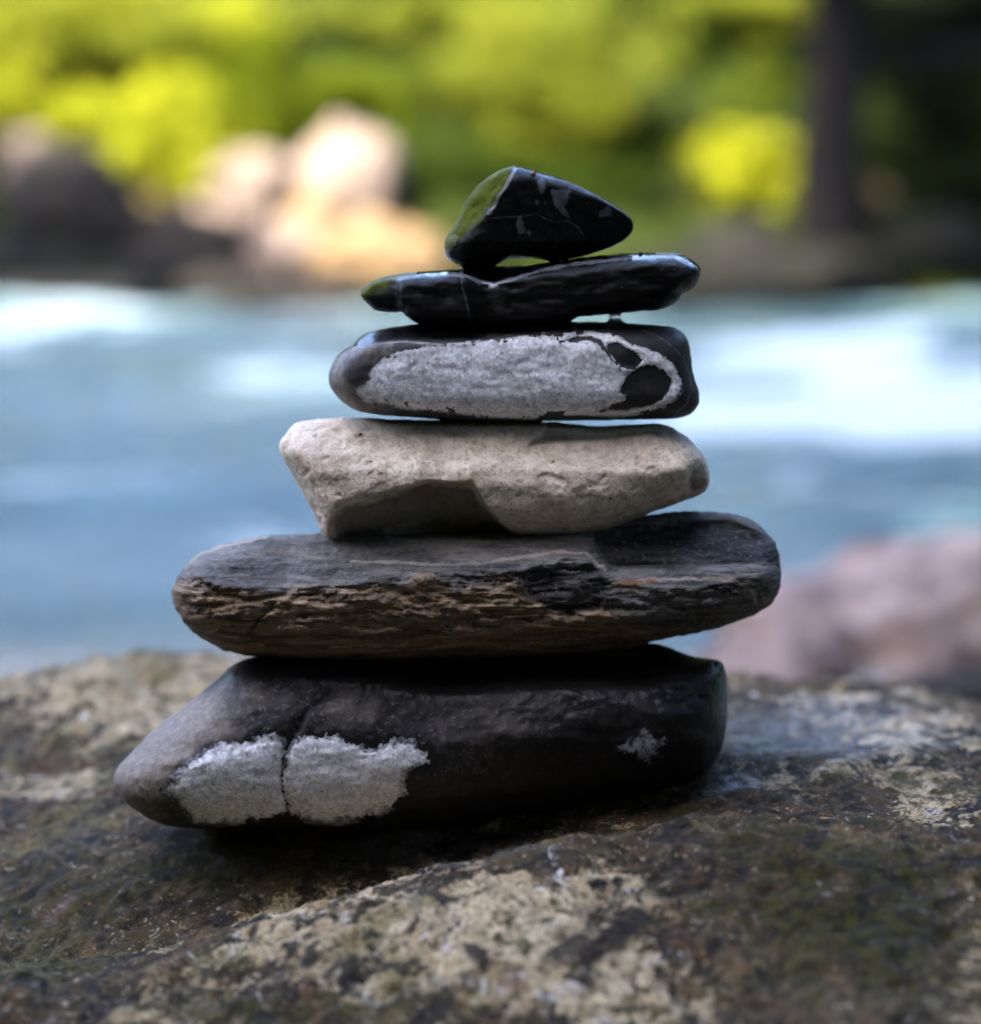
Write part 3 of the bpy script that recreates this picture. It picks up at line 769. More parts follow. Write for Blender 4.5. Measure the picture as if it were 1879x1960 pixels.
# ---- limestone
class Lime(Stone):
    def prep(s):
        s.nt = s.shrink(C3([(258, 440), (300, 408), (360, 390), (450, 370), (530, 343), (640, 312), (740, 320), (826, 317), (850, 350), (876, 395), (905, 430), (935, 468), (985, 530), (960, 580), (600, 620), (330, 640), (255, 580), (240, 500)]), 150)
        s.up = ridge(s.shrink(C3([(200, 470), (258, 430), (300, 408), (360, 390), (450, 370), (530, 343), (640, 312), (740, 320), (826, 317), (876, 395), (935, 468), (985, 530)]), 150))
        s.tp = s.shrink(C3([(1050, 176), (1120, 160), (1180, 152), (1300, 146), (1420, 130), (1560, 112), (1640, 100), (1700, 60), (1150, 20), (1120, 100), (1085, 140)]), 120)
        s.al = s.shrink(C3([(320, 70), (420, 76), (560, 80), (760, 72), (780, 40), (560, 40), (330, 40)]), 30)
        s.pit = s.shrink(C3([(1490, 215), (1510, 208), (1515, 245), (1545, 262), (1590, 250), (1530, 268), (1492, 250)]), 120)
        s.dim = s.shrink(C3([(1100, 470), (1180, 455), (1240, 485), (1200, 530), (1100, 540), (1060, 510)]), 120)
        s.end = s.shrink(C3([(1700, 260), (1760, 215), (1800, 240), (1800, 330), (1740, 370), (1690, 350)]), 60)
    def front(s, u, v, d):
        D = s.T * prof(d / 118, 2.3)
        # broad upper face leaning back
        lean = s.T * 1.0 - np.maximum(905 - v, 0) * 1.0
        D = smin(D, lean, 34)
        e = sstep(1, 26, d); en = sstep(0, 9, d)
        k = seg_dist(u, v, s.nt)
        below = np.maximum(v - s.up(u), 0)
        sharp = sstep(660, 800, u)
        w_ = 7 + 24 * (1 - sharp)
        D = D - np.minimum(en * sstep(-w_ * .5, w_, k) * (26 + 30 * sharp + .70 * below), .70 * D)
        D = D + e * sstep(0, 14, k) * 6 * fbm(u / 30, v / 14, 4.4, 4, .62)
        D = D - e * sstep(-2, 5, seg_dist(u, v, s.tp)) * 22
        D = D - e * sstep(-2, 4, seg_dist(u, v, s.pit)) * 5
        D = D - e * sstep(-3, 12, seg_dist(u, v, s.dim)) * 12
        D = D - e * sstep(-4, 8, seg_dist(u, v, s.end)) * 14
        D = D + e * (9 * fbm(u / 110, v / 65, 2.9, 2, .5) + .8 * fbm(u / 13, v / 11, 6.1, 3, .55))
        D = D - e * 3 * sstep(.38, .62, fbm(u / 34, v / 22, 11.3, 2)) - e * 2.2 * sstep(.30, .5, fbm(u / 10, v / 8, 15.3, 3)) * sstep(-.1, .3, fbm(u / 90, v / 60, 17.1, 2))
        return D
    def attrs(s, u, v, D, isb):
        z = isb > .5
        return dict(notch=np.where(z, -60, np.maximum(seg_dist(u, v, s.nt) - 3, seg_dist(u, v, s.end) - 4)), green_tint=np.where(z, -60, seg_dist(u, v, s.al)))
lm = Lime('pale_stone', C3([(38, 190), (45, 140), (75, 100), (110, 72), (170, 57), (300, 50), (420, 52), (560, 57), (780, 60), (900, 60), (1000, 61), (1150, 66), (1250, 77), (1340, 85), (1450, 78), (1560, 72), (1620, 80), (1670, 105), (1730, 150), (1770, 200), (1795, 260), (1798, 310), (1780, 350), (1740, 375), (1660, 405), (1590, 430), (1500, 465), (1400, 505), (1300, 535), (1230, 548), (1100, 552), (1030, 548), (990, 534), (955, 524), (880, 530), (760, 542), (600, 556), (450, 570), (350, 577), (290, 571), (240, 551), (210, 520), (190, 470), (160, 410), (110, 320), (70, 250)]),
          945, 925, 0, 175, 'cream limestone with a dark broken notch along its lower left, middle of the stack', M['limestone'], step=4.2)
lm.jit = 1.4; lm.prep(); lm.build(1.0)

# ---- banded stone with white quartz
class Band(Stone):
    def prep(s):
        sh = lambda p, D=130: s.shrink(C2(p), D)
        s.q = sh([(270, 290), (320, 240), (370, 212), (450, 195), (560, 175), (700, 160), (850, 150), (950, 135), (1060, 118), (1200, 110), (1330, 112), (1430, 130), (1480, 165), (1560, 190), (1620, 215), (1680, 260), (1720, 300), (1727, 350), (1700, 410), (1650, 450), (1560, 487), (1460, 502), (1330, 502), (1250, 497), (1000, 512), (800, 512), (700, 492), (600, 480), (480, 475), (330, 440), (250, 430), (215, 410), (205, 385), (235, 360), (265, 335)])
        s.i1 = sh([(1470, 310), (1500, 290), (1540, 268), (1600, 268), (1650, 290), (1685, 335), (1680, 385), (1640, 432), (1560, 465), (1450, 484), (1300, 492), (1350, 470), (1400, 452), (1455, 430), (1465, 405), (1425, 400), (1440, 365)])
        s.i2 = sh([(1380, 165), (1430, 158), (1500, 200), (1545, 245), (1510, 285), (1440, 275), (1400, 235), (1370, 200)])
        s.i3 = sh([(1165, 155), (1220, 132), (1290, 128), (1345, 145), (1370, 180), (1410, 235), (1440, 275), (1400, 250), (1370, 215), (1330, 165), (1260, 150), (1200, 165)])
        s.vn = sh([(180, 190), (300, 162), (430, 155), (540, 165), (640, 178)], 90)
        s.vn2 = sh([(1530, 95), (1640, 150), (1720, 225), (1760, 300), (1765, 380), (1740, 450), (1690, 490)], 70)
        s.rg = ridge(sh([(60, 260), (180, 178), (350, 150), (560, 150), (800, 138), (1100, 100), (1400, 100), (1600, 104), (1720, 130), (1800, 200)], 100))
        s.dk = sh([(150, 260), (210, 225), (290, 230), (280, 290), (240, 340), (200, 360), (140, 320)], 80)
    def quartz(s, u, v):
        f = seg_dist(u, v, s.q)
        for i in (s.i1, s.i2, s.i3): f = np.minimum(f, -seg_dist(u, v, i) + 1.8 * fbm(u / 17, v / 17, 8.8, 4, .6))
        return f
    def front(s, u, v, d):
        D = s.T * prof(d / 84, 2.5)
        lean = s.T * .93 - np.maximum(s.rg(u) + 8 - v, 0) * 3.0
        D = smin(D, np.maximum(lean, 8 + d), 22)
        e = sstep(0, 24, d)
        D = D + e * (4 * fbm(u / 80, v / 50, 5.9, 3) + .8 * s.hf * fbm(u / 12, v / 10, 6.1, 3, .6))
        D = D - e * 5 * sstep(-3, 5, np.maximum(seg_dist(u, v, s.i2), seg_dist(u, v, s.i3)))
        D = D - e * 3 * sstep(-3, 6, seg_dist(u, v, s.i1))
        return D
    def attrs(s, u, v, D, isb):
        z = isb > .5
        vn = np.maximum(1.6 - seg_dist(u, v, s.vn, False), 1.3 - seg_dist(u, v, s.vn2, False))
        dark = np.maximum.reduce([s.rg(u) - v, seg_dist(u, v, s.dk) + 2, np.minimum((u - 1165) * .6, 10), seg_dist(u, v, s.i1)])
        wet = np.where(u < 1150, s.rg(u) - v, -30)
        dusty = np.where(u < 760, 22 - .25 * np.maximum(u - 680, 0) - 2 * np.maximum(seg_dist(u, v, s.dk), -2) - 4, -60)
        return dict(vein=np.where(z, -60, vn), wet=np.where(z, 5, wet), dark=np.where(z, 20, dark), dusty=np.where(z, -60, dusty))
bd = Band('banded_stone', C2([(72, 320), (85, 270), (110, 225), (150, 190), (185, 168), (215, 135), (260, 110), (340, 90), (500, 72), (700, 66), (900, 62), (1250, 61), (1450, 68), (1550, 74), (1640, 81), (1700, 95), (1735, 120), (1755, 160), (1765, 210), (1775, 290), (1790, 350), (1806, 400), (1800, 450), (1770, 490), (1720, 510), (1640, 520), (1500, 522), (1300, 525), (1110, 528), (1000, 531), (800, 531), (690, 528), (600, 522), (450, 510), (330, 500), (230, 485), (160, 455), (110, 410), (80, 365)]),
          985, 712, 0, 150, 'dark grey rounded stone wrapped in a broad white quartz band, third from the top', M['grey'], step=4.4)
bd.prep(); bd.build(.7)
bd.patch('quartz_band', lambda u, v: bd.quartz(u, v) + 1 + 2.2 * fbm(u / 16, v / 16, 2.7, 3, .5), M['quartz'], (675, 620, 1320, 815), 1.9, 1.4, None, (1.6, 6.0))

# ---- flat black slab
class Slab(Stone):
    def prep(s):
        sh = lambda p, D=90: s.shrink(C1(p), D)
        s.rp = sh([(95, 690), (150, 640), (250, 612), (350, 603), (480, 590), (590, 596), (650, 608), (700, 632), (770, 640), (850, 620), (930, 594), (1020, 568), (1130, 545), (1250, 532), (1400, 515), (1550, 500), (1680, 505), (1770, 545), (1810, 580)])
        s.rg = ridge(s.rp)
        s.ck = sh([(598, 565), (602, 640), (625, 720), (640, 790), (648, 840)], 110)
        s.e1 = sh([(350, 600), (480, 578), (580, 580), (640, 596), (690, 625), (720, 640), (640, 615), (560, 600), (440, 612), (370, 615)], 70)
        s.nk = sh([(1820, 680), (1700, 700), (1610, 690), (1500, 720)], 70)
        s.st = sh([(260, 790), (310, 780), (300, 740), (280, 700)], 70)
    def front(s, u, v, d):
        rg = s.rg(u)
        D = s.T * prof(d / 58, 2.4)
        lean = s.T * .92 - np.maximum(rg - v, 0) * 4.2
        lean = np.maximum(lean, 5 + 1.5 * d)
        D = smin(D, lean, 10)
        D = D - 26 * np.exp(-((u - 925) / 28) ** 2) * sstep(0, 30, d)
        e = sstep(0, 22, d)
        left = sstep(775, 760, u)
        D = D - e * 24 * left
        D = D - e * 12 * np.exp(-(seg_dist(u, v, s.nk, False) / 5) ** 2)
        D = D - e * 3 * np.exp(-(seg_dist(u, v, s.ck, False) / 2.5) ** 2)
        D = D + e * (6 * fbm(u / 80, v / 34, 1.9, 3) + .25 * fbm(u / 14, v / 9, 8.1, 3, .6) + .8 * fbm(u / 60, v / 14, 3.1, 2))
        return D
    def attrs(s, u, v, D, isb):
        z = isb > .5
        ed = 3.0 - np.abs(v - s.rg(u)) + 2.5 * perlin(u / 18, 3.3) - 4 * sstep(760, 720, u)
        al = np.where(u < 800, 14 - (v - (s.rg(u) + 2)) - .22 * np.maximum(u - 730, 0), -40)
        al = np.maximum(al, np.where(u > 1250, 3 - (v - 486) - .0 * u, -40))
        return dict(pale=np.where(z, -60, seg_dist(u, v, s.e1) - 1), vein=np.where(z, -60, 1.2 - seg_dist(u, v, s.ck, False)), green_tint=np.where(z, -60, al), edge=np.where(z, -60, ed), wet=np.where(z, 10, s.rg(u) - v + 4))
sl = Slab('black_slab', C1([(95, 690), (105, 660), (150, 625), (220, 600), (340, 580), (480, 570), (600, 561), (700, 556), (800, 550), (900, 546), (1000, 534), (1100, 523), (1220, 505), (1350, 490), (1480, 482), (1600, 480), (1680, 485), (1740, 505), (1790, 540), (1805, 570), (1800, 610), (1780, 650), (1750, 675), (1712, 690), (1700, 715), (1660, 750), (1600, 772), (1520, 780), (1420, 788), (1340, 795), (1240, 803), (1190, 808), (1150, 832), (1080, 856), (900, 872), (700, 876), (520, 866), (430, 856), (360, 830), (320, 800), (300, 783), (230, 785), (170, 775), (130, 745), (105, 715)]),
          1015, 555, 0, 135, 'flat wet black slab under the topmost stone', M['black'], step=3.4)
sl.prep(); sl.build(.7)

# ---- top stone
class Top(Stone):
    def prep(s):
        sh = lambda p, D=95: s.shrink(C1(p), D)
        s.rl = sh([(880, 46), (850, 100), (825, 150), (790, 200), (770, 250), (728, 305), (660, 370), (600, 440), (560, 500)])
        s.p1 = sh([(1055, 165), (1160, 160), (1150, 215), (1125, 250), (1145, 300), (1110, 290), (1075, 240)])
        s.p2 = sh([(885, 290), (905, 300), (925, 380), (900, 390), (880, 340)])
        s.p3 = sh([(1310, 270), (1360, 250), (1370, 300), (1310, 300)])
        s.p4 = sh([(985, 110), (1025, 105), (1020, 180), (1000, 190)])
        s.p5 = sh([(930, 375), (955, 370), (945, 395)])
        s.p6 = sh([(978, 215), (995, 220), (985, 240)]); s.p7 = sh([(1020, 215), (1032, 220), (1026, 240)])
        s.v1 = sh([(740, 310), (830, 300), (900, 300), (980, 285), (1030, 310), (1080, 330), (1140, 318), (1190, 350), (1225, 395)])
        s.edge = s.rl
    def front(s, u, v, d):
        # signed distance from the ridge, positive on the right
        D = s.T * prof(d / 80, 2.3)
        x = np.interp(v, s.rl[:, 1], s.rl[:, 0])
        k = u - x
        left = s.T * .80 + k * 1.25
        right = s.T * .80 - .12 * k - .20 * np.maximum(k - 150, 0)
        D = smin(D, smin(np.maximum(left, 3 + .8 * d), right, 5 + 30 * sstep(400, 440, v)), 12)
        D = D - .55 * np.maximum(v - 462, 0)
        e = sstep(0, 24, d)
        lf = sstep(4, -10, k)
        D = np.maximum(D, .9 * np.sqrt(np.maximum(d, 0)) * 4)
        D = D + e * (4 * fbm(u / 50, v / 40, 2.9, 3) + .35 * fbm(u / 10, v / 9, 5.1, 3, .6))
        D = D + e * lf * 5 * fbm((u + v * .9) / 16, (v - u * .4) / 60, 8.8, 3, .6)
        return D
    def attrs(s, u, v, D, isb):
        z = isb > .5
        p = np.maximum.reduce([seg_dist(u, v, q) for q in (s.p1, s.p2, s.p3, s.p4, s.p5, s.p6, s.p7)])
        x = np.interp(v, s.rl[:, 1], s.rl[:, 0])
        k = u - x
        al = np.where(v < 478, np.minimum(-k * 1.2 - 4, 26) - .5 * np.maximum(v - 455, 0), -40)  # green reflection of the far foliage painted into the left face
        ed = np.where(v < 414, 3.2 - np.abs(k) + 1.5 * perlin(v / 9, 1.1), -20)
        return dict(pale=np.where(z, -60, p), vein=np.where(z, -60, .8 - seg_dist(u, v, s.v1, False)), green_tint=np.where(z, -60, al), edge=np.where(z, -60, ed), wet=np.where(z, 10, np.maximum(-seg_dist(u, v, s.out) * 0 + 5 - seg_dist(u, v, s.out), np.maximum(np.where(v < 410, 4 - np.abs(k), -30), np.where((v > 448) & (k < -10), 8, -30)))))
tp = Top('top_stone', C1([(515, 430), (513, 465), (525, 500), (555, 528), (590, 548), (612, 560), (650, 566), (720, 566), (765, 560), (785, 542), (810, 526), (850, 513), (920, 510), (990, 514), (1030, 524), (1060, 534), (1120, 526), (1160, 513), (1220, 500), (1330, 465), (1400, 435), (1440, 405), (1465, 375), (1470, 335), (1450, 300), (1380, 245), (1250, 170), (1120, 110), (1000, 75), (930, 52), (870, 46), (820, 55), (760, 85), (700, 130), (650, 185), (610, 245), (585, 310), (550, 360), (525, 400)]),
         1030, 410, 0, 105, 'small pointed black wet stone with a green reflection painted on its left face at the very top', M['black'], step=3.0)
tp.prep(); tp.build(.6)

# ------------------------------------------------------------------ water drop and grit
def lump(name, c, r, mat, seed, sub=2, flat=(1, 1, 1)):
    import bmesh
    bm = bmesh.new(); bmesh.ops.create_icosphere(bm, subdivisions=sub, radius=1)
    V = np.array([v.co[:] for v in bm.verts]); Fc = np.array([[v.index for v in f.verts] for f in bm.faces])
    bm.free()
    V = V * (1 + .35 * fbm(V[:, 0] * 1.3 + seed, V[:, 1] * 1.3, V[:, 2] * 1.3 + seed, 3))[:, None]
    V = V * np.asarray(flat) * r
    return mesh_obj(name, V + c, Fc, mat, smooth=sub > 1, loc=np.asarray(c, float))

# drop: waisted column of water held between the slab and the banded stone
def drop(px, y0, y1, wpx):
    n, m = 24, 12
    c0, c1 = at(px, y0, .0), at(px, y1, .0)
    V = []
    for j in range(m):
        t = j / (m - 1)
        r = wpx * .000249 * (1 + 1.1 * abs(2 * t - 1) ** 3)
        for i in range(n):
            a = 2 * math.pi * i / n
            p = c0 * (1 - t) + c1 * t
            V.append((p[0] + r * math.cos(a), p[1] + r * math.sin(a), p[2]))
    Fc = [(j * n + i, (j + 1) * n + i, (j + 1) * n + (i + 1) % n, j * n + (i + 1) % n) for j in range(m - 1) for i in range(n)]
    n_ = NT('clear_water'); n_.out((.9, .95, .95), .02); n_.b.inputs['Transmission Weight'].default_value = 1; n_.b.inputs['IOR'].default_value = 1.33
    c = (c0 + c1) / 2
    return mesh_obj('water_drop', np.array(V), Fc, n_.m, loc=c)
tag(drop(1178, 594, 618, 11), 'waisted drop of clear water hanging between the black slab and the banded stone', 'water drop')

# the surfaces are sampled from the built stones, so each grain rests on them
deps = bpy.context.evaluated_depsgraph_get()
bpy.context.view_layer.update()
def hit(px, py):
    r = ray(px, py); r = r / np.linalg.norm(r)
    ok, loc, nrm, i, o, mtx = scene.ray_cast(bpy.context.evaluated_depsgraph_get(), Vector(CAM), Vector(r), distance=2.2)
    return (np.array(loc), np.array(nrm)) if ok else (None, None)
def grain(px, py, rpx, mat, name, label, cat, seed, flat=(1, 1, 1), group=None):
    p, nr = hit(px, py)
    if p is None: return
    r = rpx * .000249
    o = lump(name, p + nr * r * .45 * flat[2], r, mat, seed, 2, flat)
    return tag(o, label, cat, group)
grain(1075, 499, 6.5, M['grit_pale'], 'grit_grain', 'cream grain of grit on the black slab edge below the top stone', 'grain', 1.0)
grain(1021, 334, 5, M['grit_brown'], 'grit_grain', 'brown grain of grit on the peak of the topmost stone', 'grain', 2.0)
grain(1227, 487, 4, M['grit_dark'], 'grit_grain', 'dark grain of grit on the right top edge of the black slab', 'grain', 3.0)
grain(690, 832, 3.0, M['grit_dark'], 'grit_grain', 'tiny dark speck high on the left of the cream stone', 'grain', 3.6)
grain(1617, 1350, 11, M['grit_dark'], 'bark_flake', 'black bark flake lying on the boulder right of the stack', 'flake', 4.0, (1, .5, .35))
for i, (x, y, r_) in enumerate([(1513, 1451, 5), (1640, 1420, 4), (1481, 1306, 5), (1530, 1440, 3.5), (1790, 1450, 4), (1560, 1500, 3)]):
    grain(x, y, r_, M['grit_dark' if i != 2 else 'grit_brown'], 'debris_speck',
          ['larger dark speck of debris on the wet boulder right of the bottom stone', 'dark speck of debris on the boulder halfway down below the bark flake',
           'brown speck standing on the boulder skyline right of the stack', 'small dark speck just above the larger speck on the wet boulder',
           'dark speck of debris on the boulder near the right picture edge', 'tiniest dark speck on the boulder, lowest of the debris right of the stack'][i],
          'speck', 5.0 + i, (1, .8, .5), 'debris specks on the boulder')

# ------------------------------------------------------------------ far bank rocks and the near pink rock
def rock(name, px, py, Y, wpx, hpx, mat, label, seed, depth=1.0, rough=.50, group=None, sub=4, sink=.25):
    """a rounded broken rock whose middle lies on the picture point at distance Y"""
    import bmesh
    c = at(px, py, Y); k = (Y - CAM[1]) / F
    rx, rz = wpx * .5 * k, hpx * .5 * k
    bm = bmesh.new(); bmesh.ops.create_icosphere(bm, subdivisions=sub, radius=1)
    V = np.array([v.co[:] for v in bm.verts]); Fc = np.array([[v.index for v in f.verts] for f in bm.faces]); bm.free()
    N = V.copy()
    # cut by random planes for a broken, faceted outline
    r_ = np.random.default_rng(seed)
    for j in range(9):
        d = r_.normal(size=3); d /= np.linalg.norm(d); h = r_.uniform(.70, .92)
        t = V @ d; V = V - np.maximum(t - h, 0)[:, None] * d * .9
    V = V * (1 + rough * .5 * fbm(N[:, 0] * 1.6 + seed, N[:, 1] * 1.6, N[:, 2] * 1.6, 4))[:, None] * 1.12
    V = V * np.array([rx, rx * depth, rz])
    base = np.array([c[0], c[1], c[2] - rz])
    o = mesh_obj(name, V + c, Fc, mat, loc=base)
    return tag(o, label, 'rock', group)

G = 'rocks along the far river bank'
rock('river_rock', 662, 345, 13.2, 215, 200, M['pale_rock'], 'big pale round rock on the far bank left of the top stone', 11, .8, group=G)
rock('river_rock', 480, 365, 13.1, 170, 150, M['pale_rock'], 'pale sunlit rock on the far bank beside the big pale round rock', 12, .9, group=G)
rock('river_rock', 735, 490, 12.6, 230, 140, M['tan_rock'], 'warm tan rock at the far waterline left of the black slab', 13, .8, group=G)
rock('river_rock', 545, 490, 12.7, 140, 140, M['pale_rock'], 'small beige rock at the far waterline below the big pale round rock', 14, .9, group=G)
rock('river_rock', 590, 425, 12.95, 120, 90, M['tan_rock'], 'small warm rock wedged under the big pale round rock', 35, .9, group=G)
rock('river_rock', 400, 420, 13.0, 110, 80, M['pale_rock'], 'small pale rock between the tan slab and the pale sunlit rock', 36, .9, group=G)
rock('river_rock', 60, 315, 13.3, 130, 110, M['pale_rock'], 'pale rock under yellow leaves at the left picture edge', 15, .9, group=G)
rock('river_rock', 265, 395, 13.2, 150, 130, M['tan_rock'], 'pale tan slab below the bright yellow bush', 16, .9, group=G)
rock('river_rock', 140, 400, 12.75, 250, 230, M['brown_rock'], 'dark pointed rock on the left of the far bank', 17, .8, group=G)
rock('river_rock', 370, 480, 12.7, 250, 170, M['brown_rock'], 'brown shaded rock below the tan slab on the far bank', 18, .8, group=G)
rock('river_rock', 40, 520, 12.5, 260, 150, M['dark_rock'], 'dark mossy rock at the waterline on the left edge', 19, .8, group=G)
rock('river_rock', 250, 545, 12.45, 260, 100, M['dark_rock'], 'low dark rock at the far waterline under the pointed rock', 20, .8, group=G)
rock('river_rock', 440, 560, 12.3, 220, 90, M['brown_rock'], 'low wet brown rock washed by white water left of the stack', 21, .8, group=G)
rock('river_rock', 640, 565, 12.3, 260, 60, M['brown_rock'], 'flat dark rock under the tan rock at the waterline', 31, .8, group=G)
rock('river_rock', 1420, 480, 12.9, 190, 110, M['dark_rock'], 'dim grey rock on the far bank right of the black slab', 22, .8, group=G)
rock('river_rock', 1300, 520, 12.7, 260, 80, M['dark_rock'], 'low dark rock at the waterline beside the black slab tip', 23, .8, group=G)
rock('river_rock', 1560, 520, 12.6, 300, 110, M['dark_rock'], 'dark rock at the waterline in front of the trunk', 24, .8, group=G)
rock('river_rock', 1690, 410, 13.4, 80, 100, M['tan_rock'], 'small tan rock in the shade right of the trunk', 25, .8, group=G)
rock('river_rock', 1790, 470, 13.0, 260, 120, M['dark_rock'], 'dark rock at the right picture edge under the shaded trees', 26, .8, group=G)
rock('river_rock', 90, 580, 11.3, 520, 74, M['dark_rock'], 'long low dark rock awash at the far edge of the river on the left', 32, .5, group=G)
rock('river_rock', 560, 600, 11.3, 330, 66, M['dark_rock'], 'low dark rock awash where the white water starts left of the slab', 33, .5, group=G)
rock('river_rock', 1400, 548, 11.8, 360, 50, M['dark_rock'], 'low dark rock awash right of the black slab tip', 34, .5, group=G)
# near rocks behind the boulder
rock('pink_rock', 1750, 1310, 1.75, 740, 540, M['pink_rock'], 'blurred pinkish rock in the shallows behind the boulder on the right', 41, .8, .32, sub=5)
rock('shore_rock', 1470, 1335, 1.25, 330, 210, M['pink_rock'], 'low beige pink rock between the stack and the pinkish rock', 42, .7, .4, sub=5)

rock('shore_rock', 1860, 1375, 1.15, 420, 160, M['brown_rock'], 'low brown rock right behind the boulder at the right edge', 43, .7, .35, sub=5)

# ------------------------------------------------------------------ foliage
def leaves(n, clumps, size, seed, spray=0):
    """n leaf-sized folded quads spread through clumps (x, y, z, rx, ry, rz, weight)"""
    r = np.random.default_rng(seed)
    cl = np.array(clumps, float); p = cl[:, 6] / cl[:, 6].sum()
    i = r.choice(len(cl), n, p=p)
    d = r.normal(size=(n, 3)); d /= np.linalg.norm(d, axis=1)[:, None]
    rad = r.uniform(.25, 1, n) ** .5
    if spray:                      # twig sprays inside each clump leave gaps and a ragged edge
        sc0 = np.clip(r.normal(size=(len(cl), spray, 3)) * .48, -1.15, 1.15)
        ss = r.uniform(.14, .36, (len(cl), spray))
        j = r.integers(0, spray, n)
        C = cl[i, :3] + (sc0[i, j] + np.clip(r.normal(size=(n, 3)), -2, 2) * ss[i, j][:, None]) * cl[i, 3:6]
    else:
        C = cl[i, :3] + d * rad[:, None] * cl[i, 3:6]
    C = C + .25 * cl[i, 3:6] * np.stack([perlin(C[:, 0] * 3, C[:, 1] * 3, C[:, 2] * 3 + k * 9) for k in range(3)], 1)
    nrm = d * .45 + r.normal(size=(n, 3)) * .42 + np.array([-.2, -.3, .85]); nrm /= np.linalg.norm(nrm, axis=1)[:, None]
    a = np.cross(nrm, r.normal(size=(n, 3))); a /= np.linalg.norm(a, axis=1)[:, None]
    b = np.cross(nrm, a)
    s = size * r.uniform(.6, 1.3, n)[:, None]
    V = np.stack([C - a * s, C + b * s * .45 + nrm * s * .12, C + a * s, C - b * s * .45 + nrm * s * .12], 1).reshape(-1, 3)
    q = np.arange(4 * n).reshape(n, 4)
    tint = np.repeat(r.uniform(0, 1, n), 4)
    return V, q, tint

def tube(P, R, n=8):
    P = np.asarray(P, float); V, Fc = [], []
    for j, p in enumerate(P):
        t = P[min(j + 1, len(P) - 1)] - P[max(j - 1, 0)]; t = t / (np.linalg.norm(t) + 1e-9)
        a = np.cross(t, [0.3, 1, .1]); a /= np.linalg.norm(a); b = np.cross(t, a)
        for i in range(n):
            an = 2 * math.pi * i / n
            V.append(p + R[j] * (a * math.cos(an) + b * math.sin(an)))
    for j in range(len(P) - 1):
        for i in range(n):
            Fc.append((j * n + i, j * n + (i + 1) % n, (j + 1) * n + (i + 1) % n, (j + 1) * n + i))
    return np.array(V), np.array(Fc)

def plant(name, base, clumps, n, size, leafmat, label, cat, group, seed, trunk_r=.03, top=None, hub_xy=None, bough=None):
    base = np.asarray(base, float)
    base[2] = float(ground_z(np.array([base[0]]), np.array([base[1]]))[0]) - .05
    root = empty(name, base)
    V, q, t = leaves(n, clumps, size, seed, 13 if cat == 'bush' else 0)
    mesh_obj('crown', V - base, q, leafmat, root, smooth=False, attrs=dict(tint=t))
    VV, FF, off = [], [], 0
    cl = np.array(clumps)
    r = np.random.default_rng(seed + 5)
    topz = top if top is not None else cl[:, 2].mean()
    hub = np.array([base[0] * .6 + cl[:, 0].mean() * .4, base[1] * .6 + cl[:, 1].mean() * .4, topz])
    if hub_xy: hub[:2] = hub_xy
    m = 8
    P = [base + (hub - base) * k / (m - 1) + (r.normal(size=3) * trunk_r * (.25 if hub_xy else .8) if 0 < k else 0) for k in range(m)]
    R = [trunk_r * (1.15 - .55 * k / (m - 1)) for k in range(m)]
    for Pp, Rr in [(P, R)] + [([P[3 + (j % 4)], .5 * (P[3 + (j % 4)] + c[:3]) + r.normal(size=3) * .04, c[:3]], [trunk_r * .5, trunk_r * .32, trunk_r * .12]) for j, c in enumerate(cl[:14])]:
        v, f = tube(Pp, Rr); VV.append(v); FF.append(f + off); off += len(v)
    if bough:
        v, f = tube(*bough); mesh_obj('bough', v - base, f, M['bark'], root)
    mesh_obj('trunk', np.vstack(VV) - base, np.vstack(FF), M['bark'], root)
    return tag(root, label, cat, group)

def cl(px, py, Y, rx, rz, w=1.0, ry=None):
    c = at(px, py, Y); k = (Y - CAM[1]) / F
    return (c[0], c[1], c[2], rx * k, (ry or rx) * k, rz * k, w)

B = 'leafy bushes on the far bank'
def bush(base, clumps, n, mat, label, seed, size=.035, name='bush', r=.025):
    b = at(base[0], base[1], base[2])
    return plant(name, b, clumps, n, size, M[mat], label, 'bush', B, seed, r)

bush((340, 420, 13.5), [cl(330, 270, 13.3, 110, 85, 3), cl(270, 210, 13.4, 80, 55, 1.5), cl(400, 320, 13.2, 75, 45, 1.2), cl(290, 340, 13.2, 60, 50, 1)], 5200, 'leaf_y', 'bright yellow bush above the tan slab on the left of the far bank', 51)
bush((60, 420, 13.8), [cl(80, 215, 13.6, 110, 60, 2), cl(20, 150, 13.7, 90, 60, 1.4), cl(150, 240, 13.5, 60, 40, .8)], 4200, 'leaf_y', 'yellow bush at the left picture edge above the pale rock', 52)
bush((130, 380, 14.6), [cl(100, 60, 14.4, 150, 70, 2), cl(330, 70, 14.4, 90, 50, 1.5), cl(250, 20, 14.6, 160, 60, 1.2)], 4200, 'leaf_o', 'tall light green bush filling the upper left corner', 53)
bush((1000, 420, 14.6), [cl(1040, 90, 14.0, 160, 75, 2.4), cl(1100, 180, 14.0, 130, 75, 2), cl(930, 130, 14.2, 90, 60, .8), cl(1080, 250, 13.9, 100, 40, .9)], 5600, 'leaf_o', 'large yellow green bush behind and above the top stone', 54)
bush((680, 400, 14.8), [cl(680, 180, 14.3, 90, 45, 1.4), cl(760, 240, 14.2, 70, 50, .8), cl(510, 90, 14.5, 60, 50, .6)], 3000, 'leaf_m', 'mid green bush above the big pale round rock', 55)
bush((1430, 440, 14.0), [cl(1435, 325, 13.6, 105, 75, 2.2), cl(1440, 395, 13.5, 75, 40, 1), cl(1400, 270, 13.7, 50, 30, .5)], 3600, 'leaf_y', 'round yellow bush left of the dark trunk', 56)
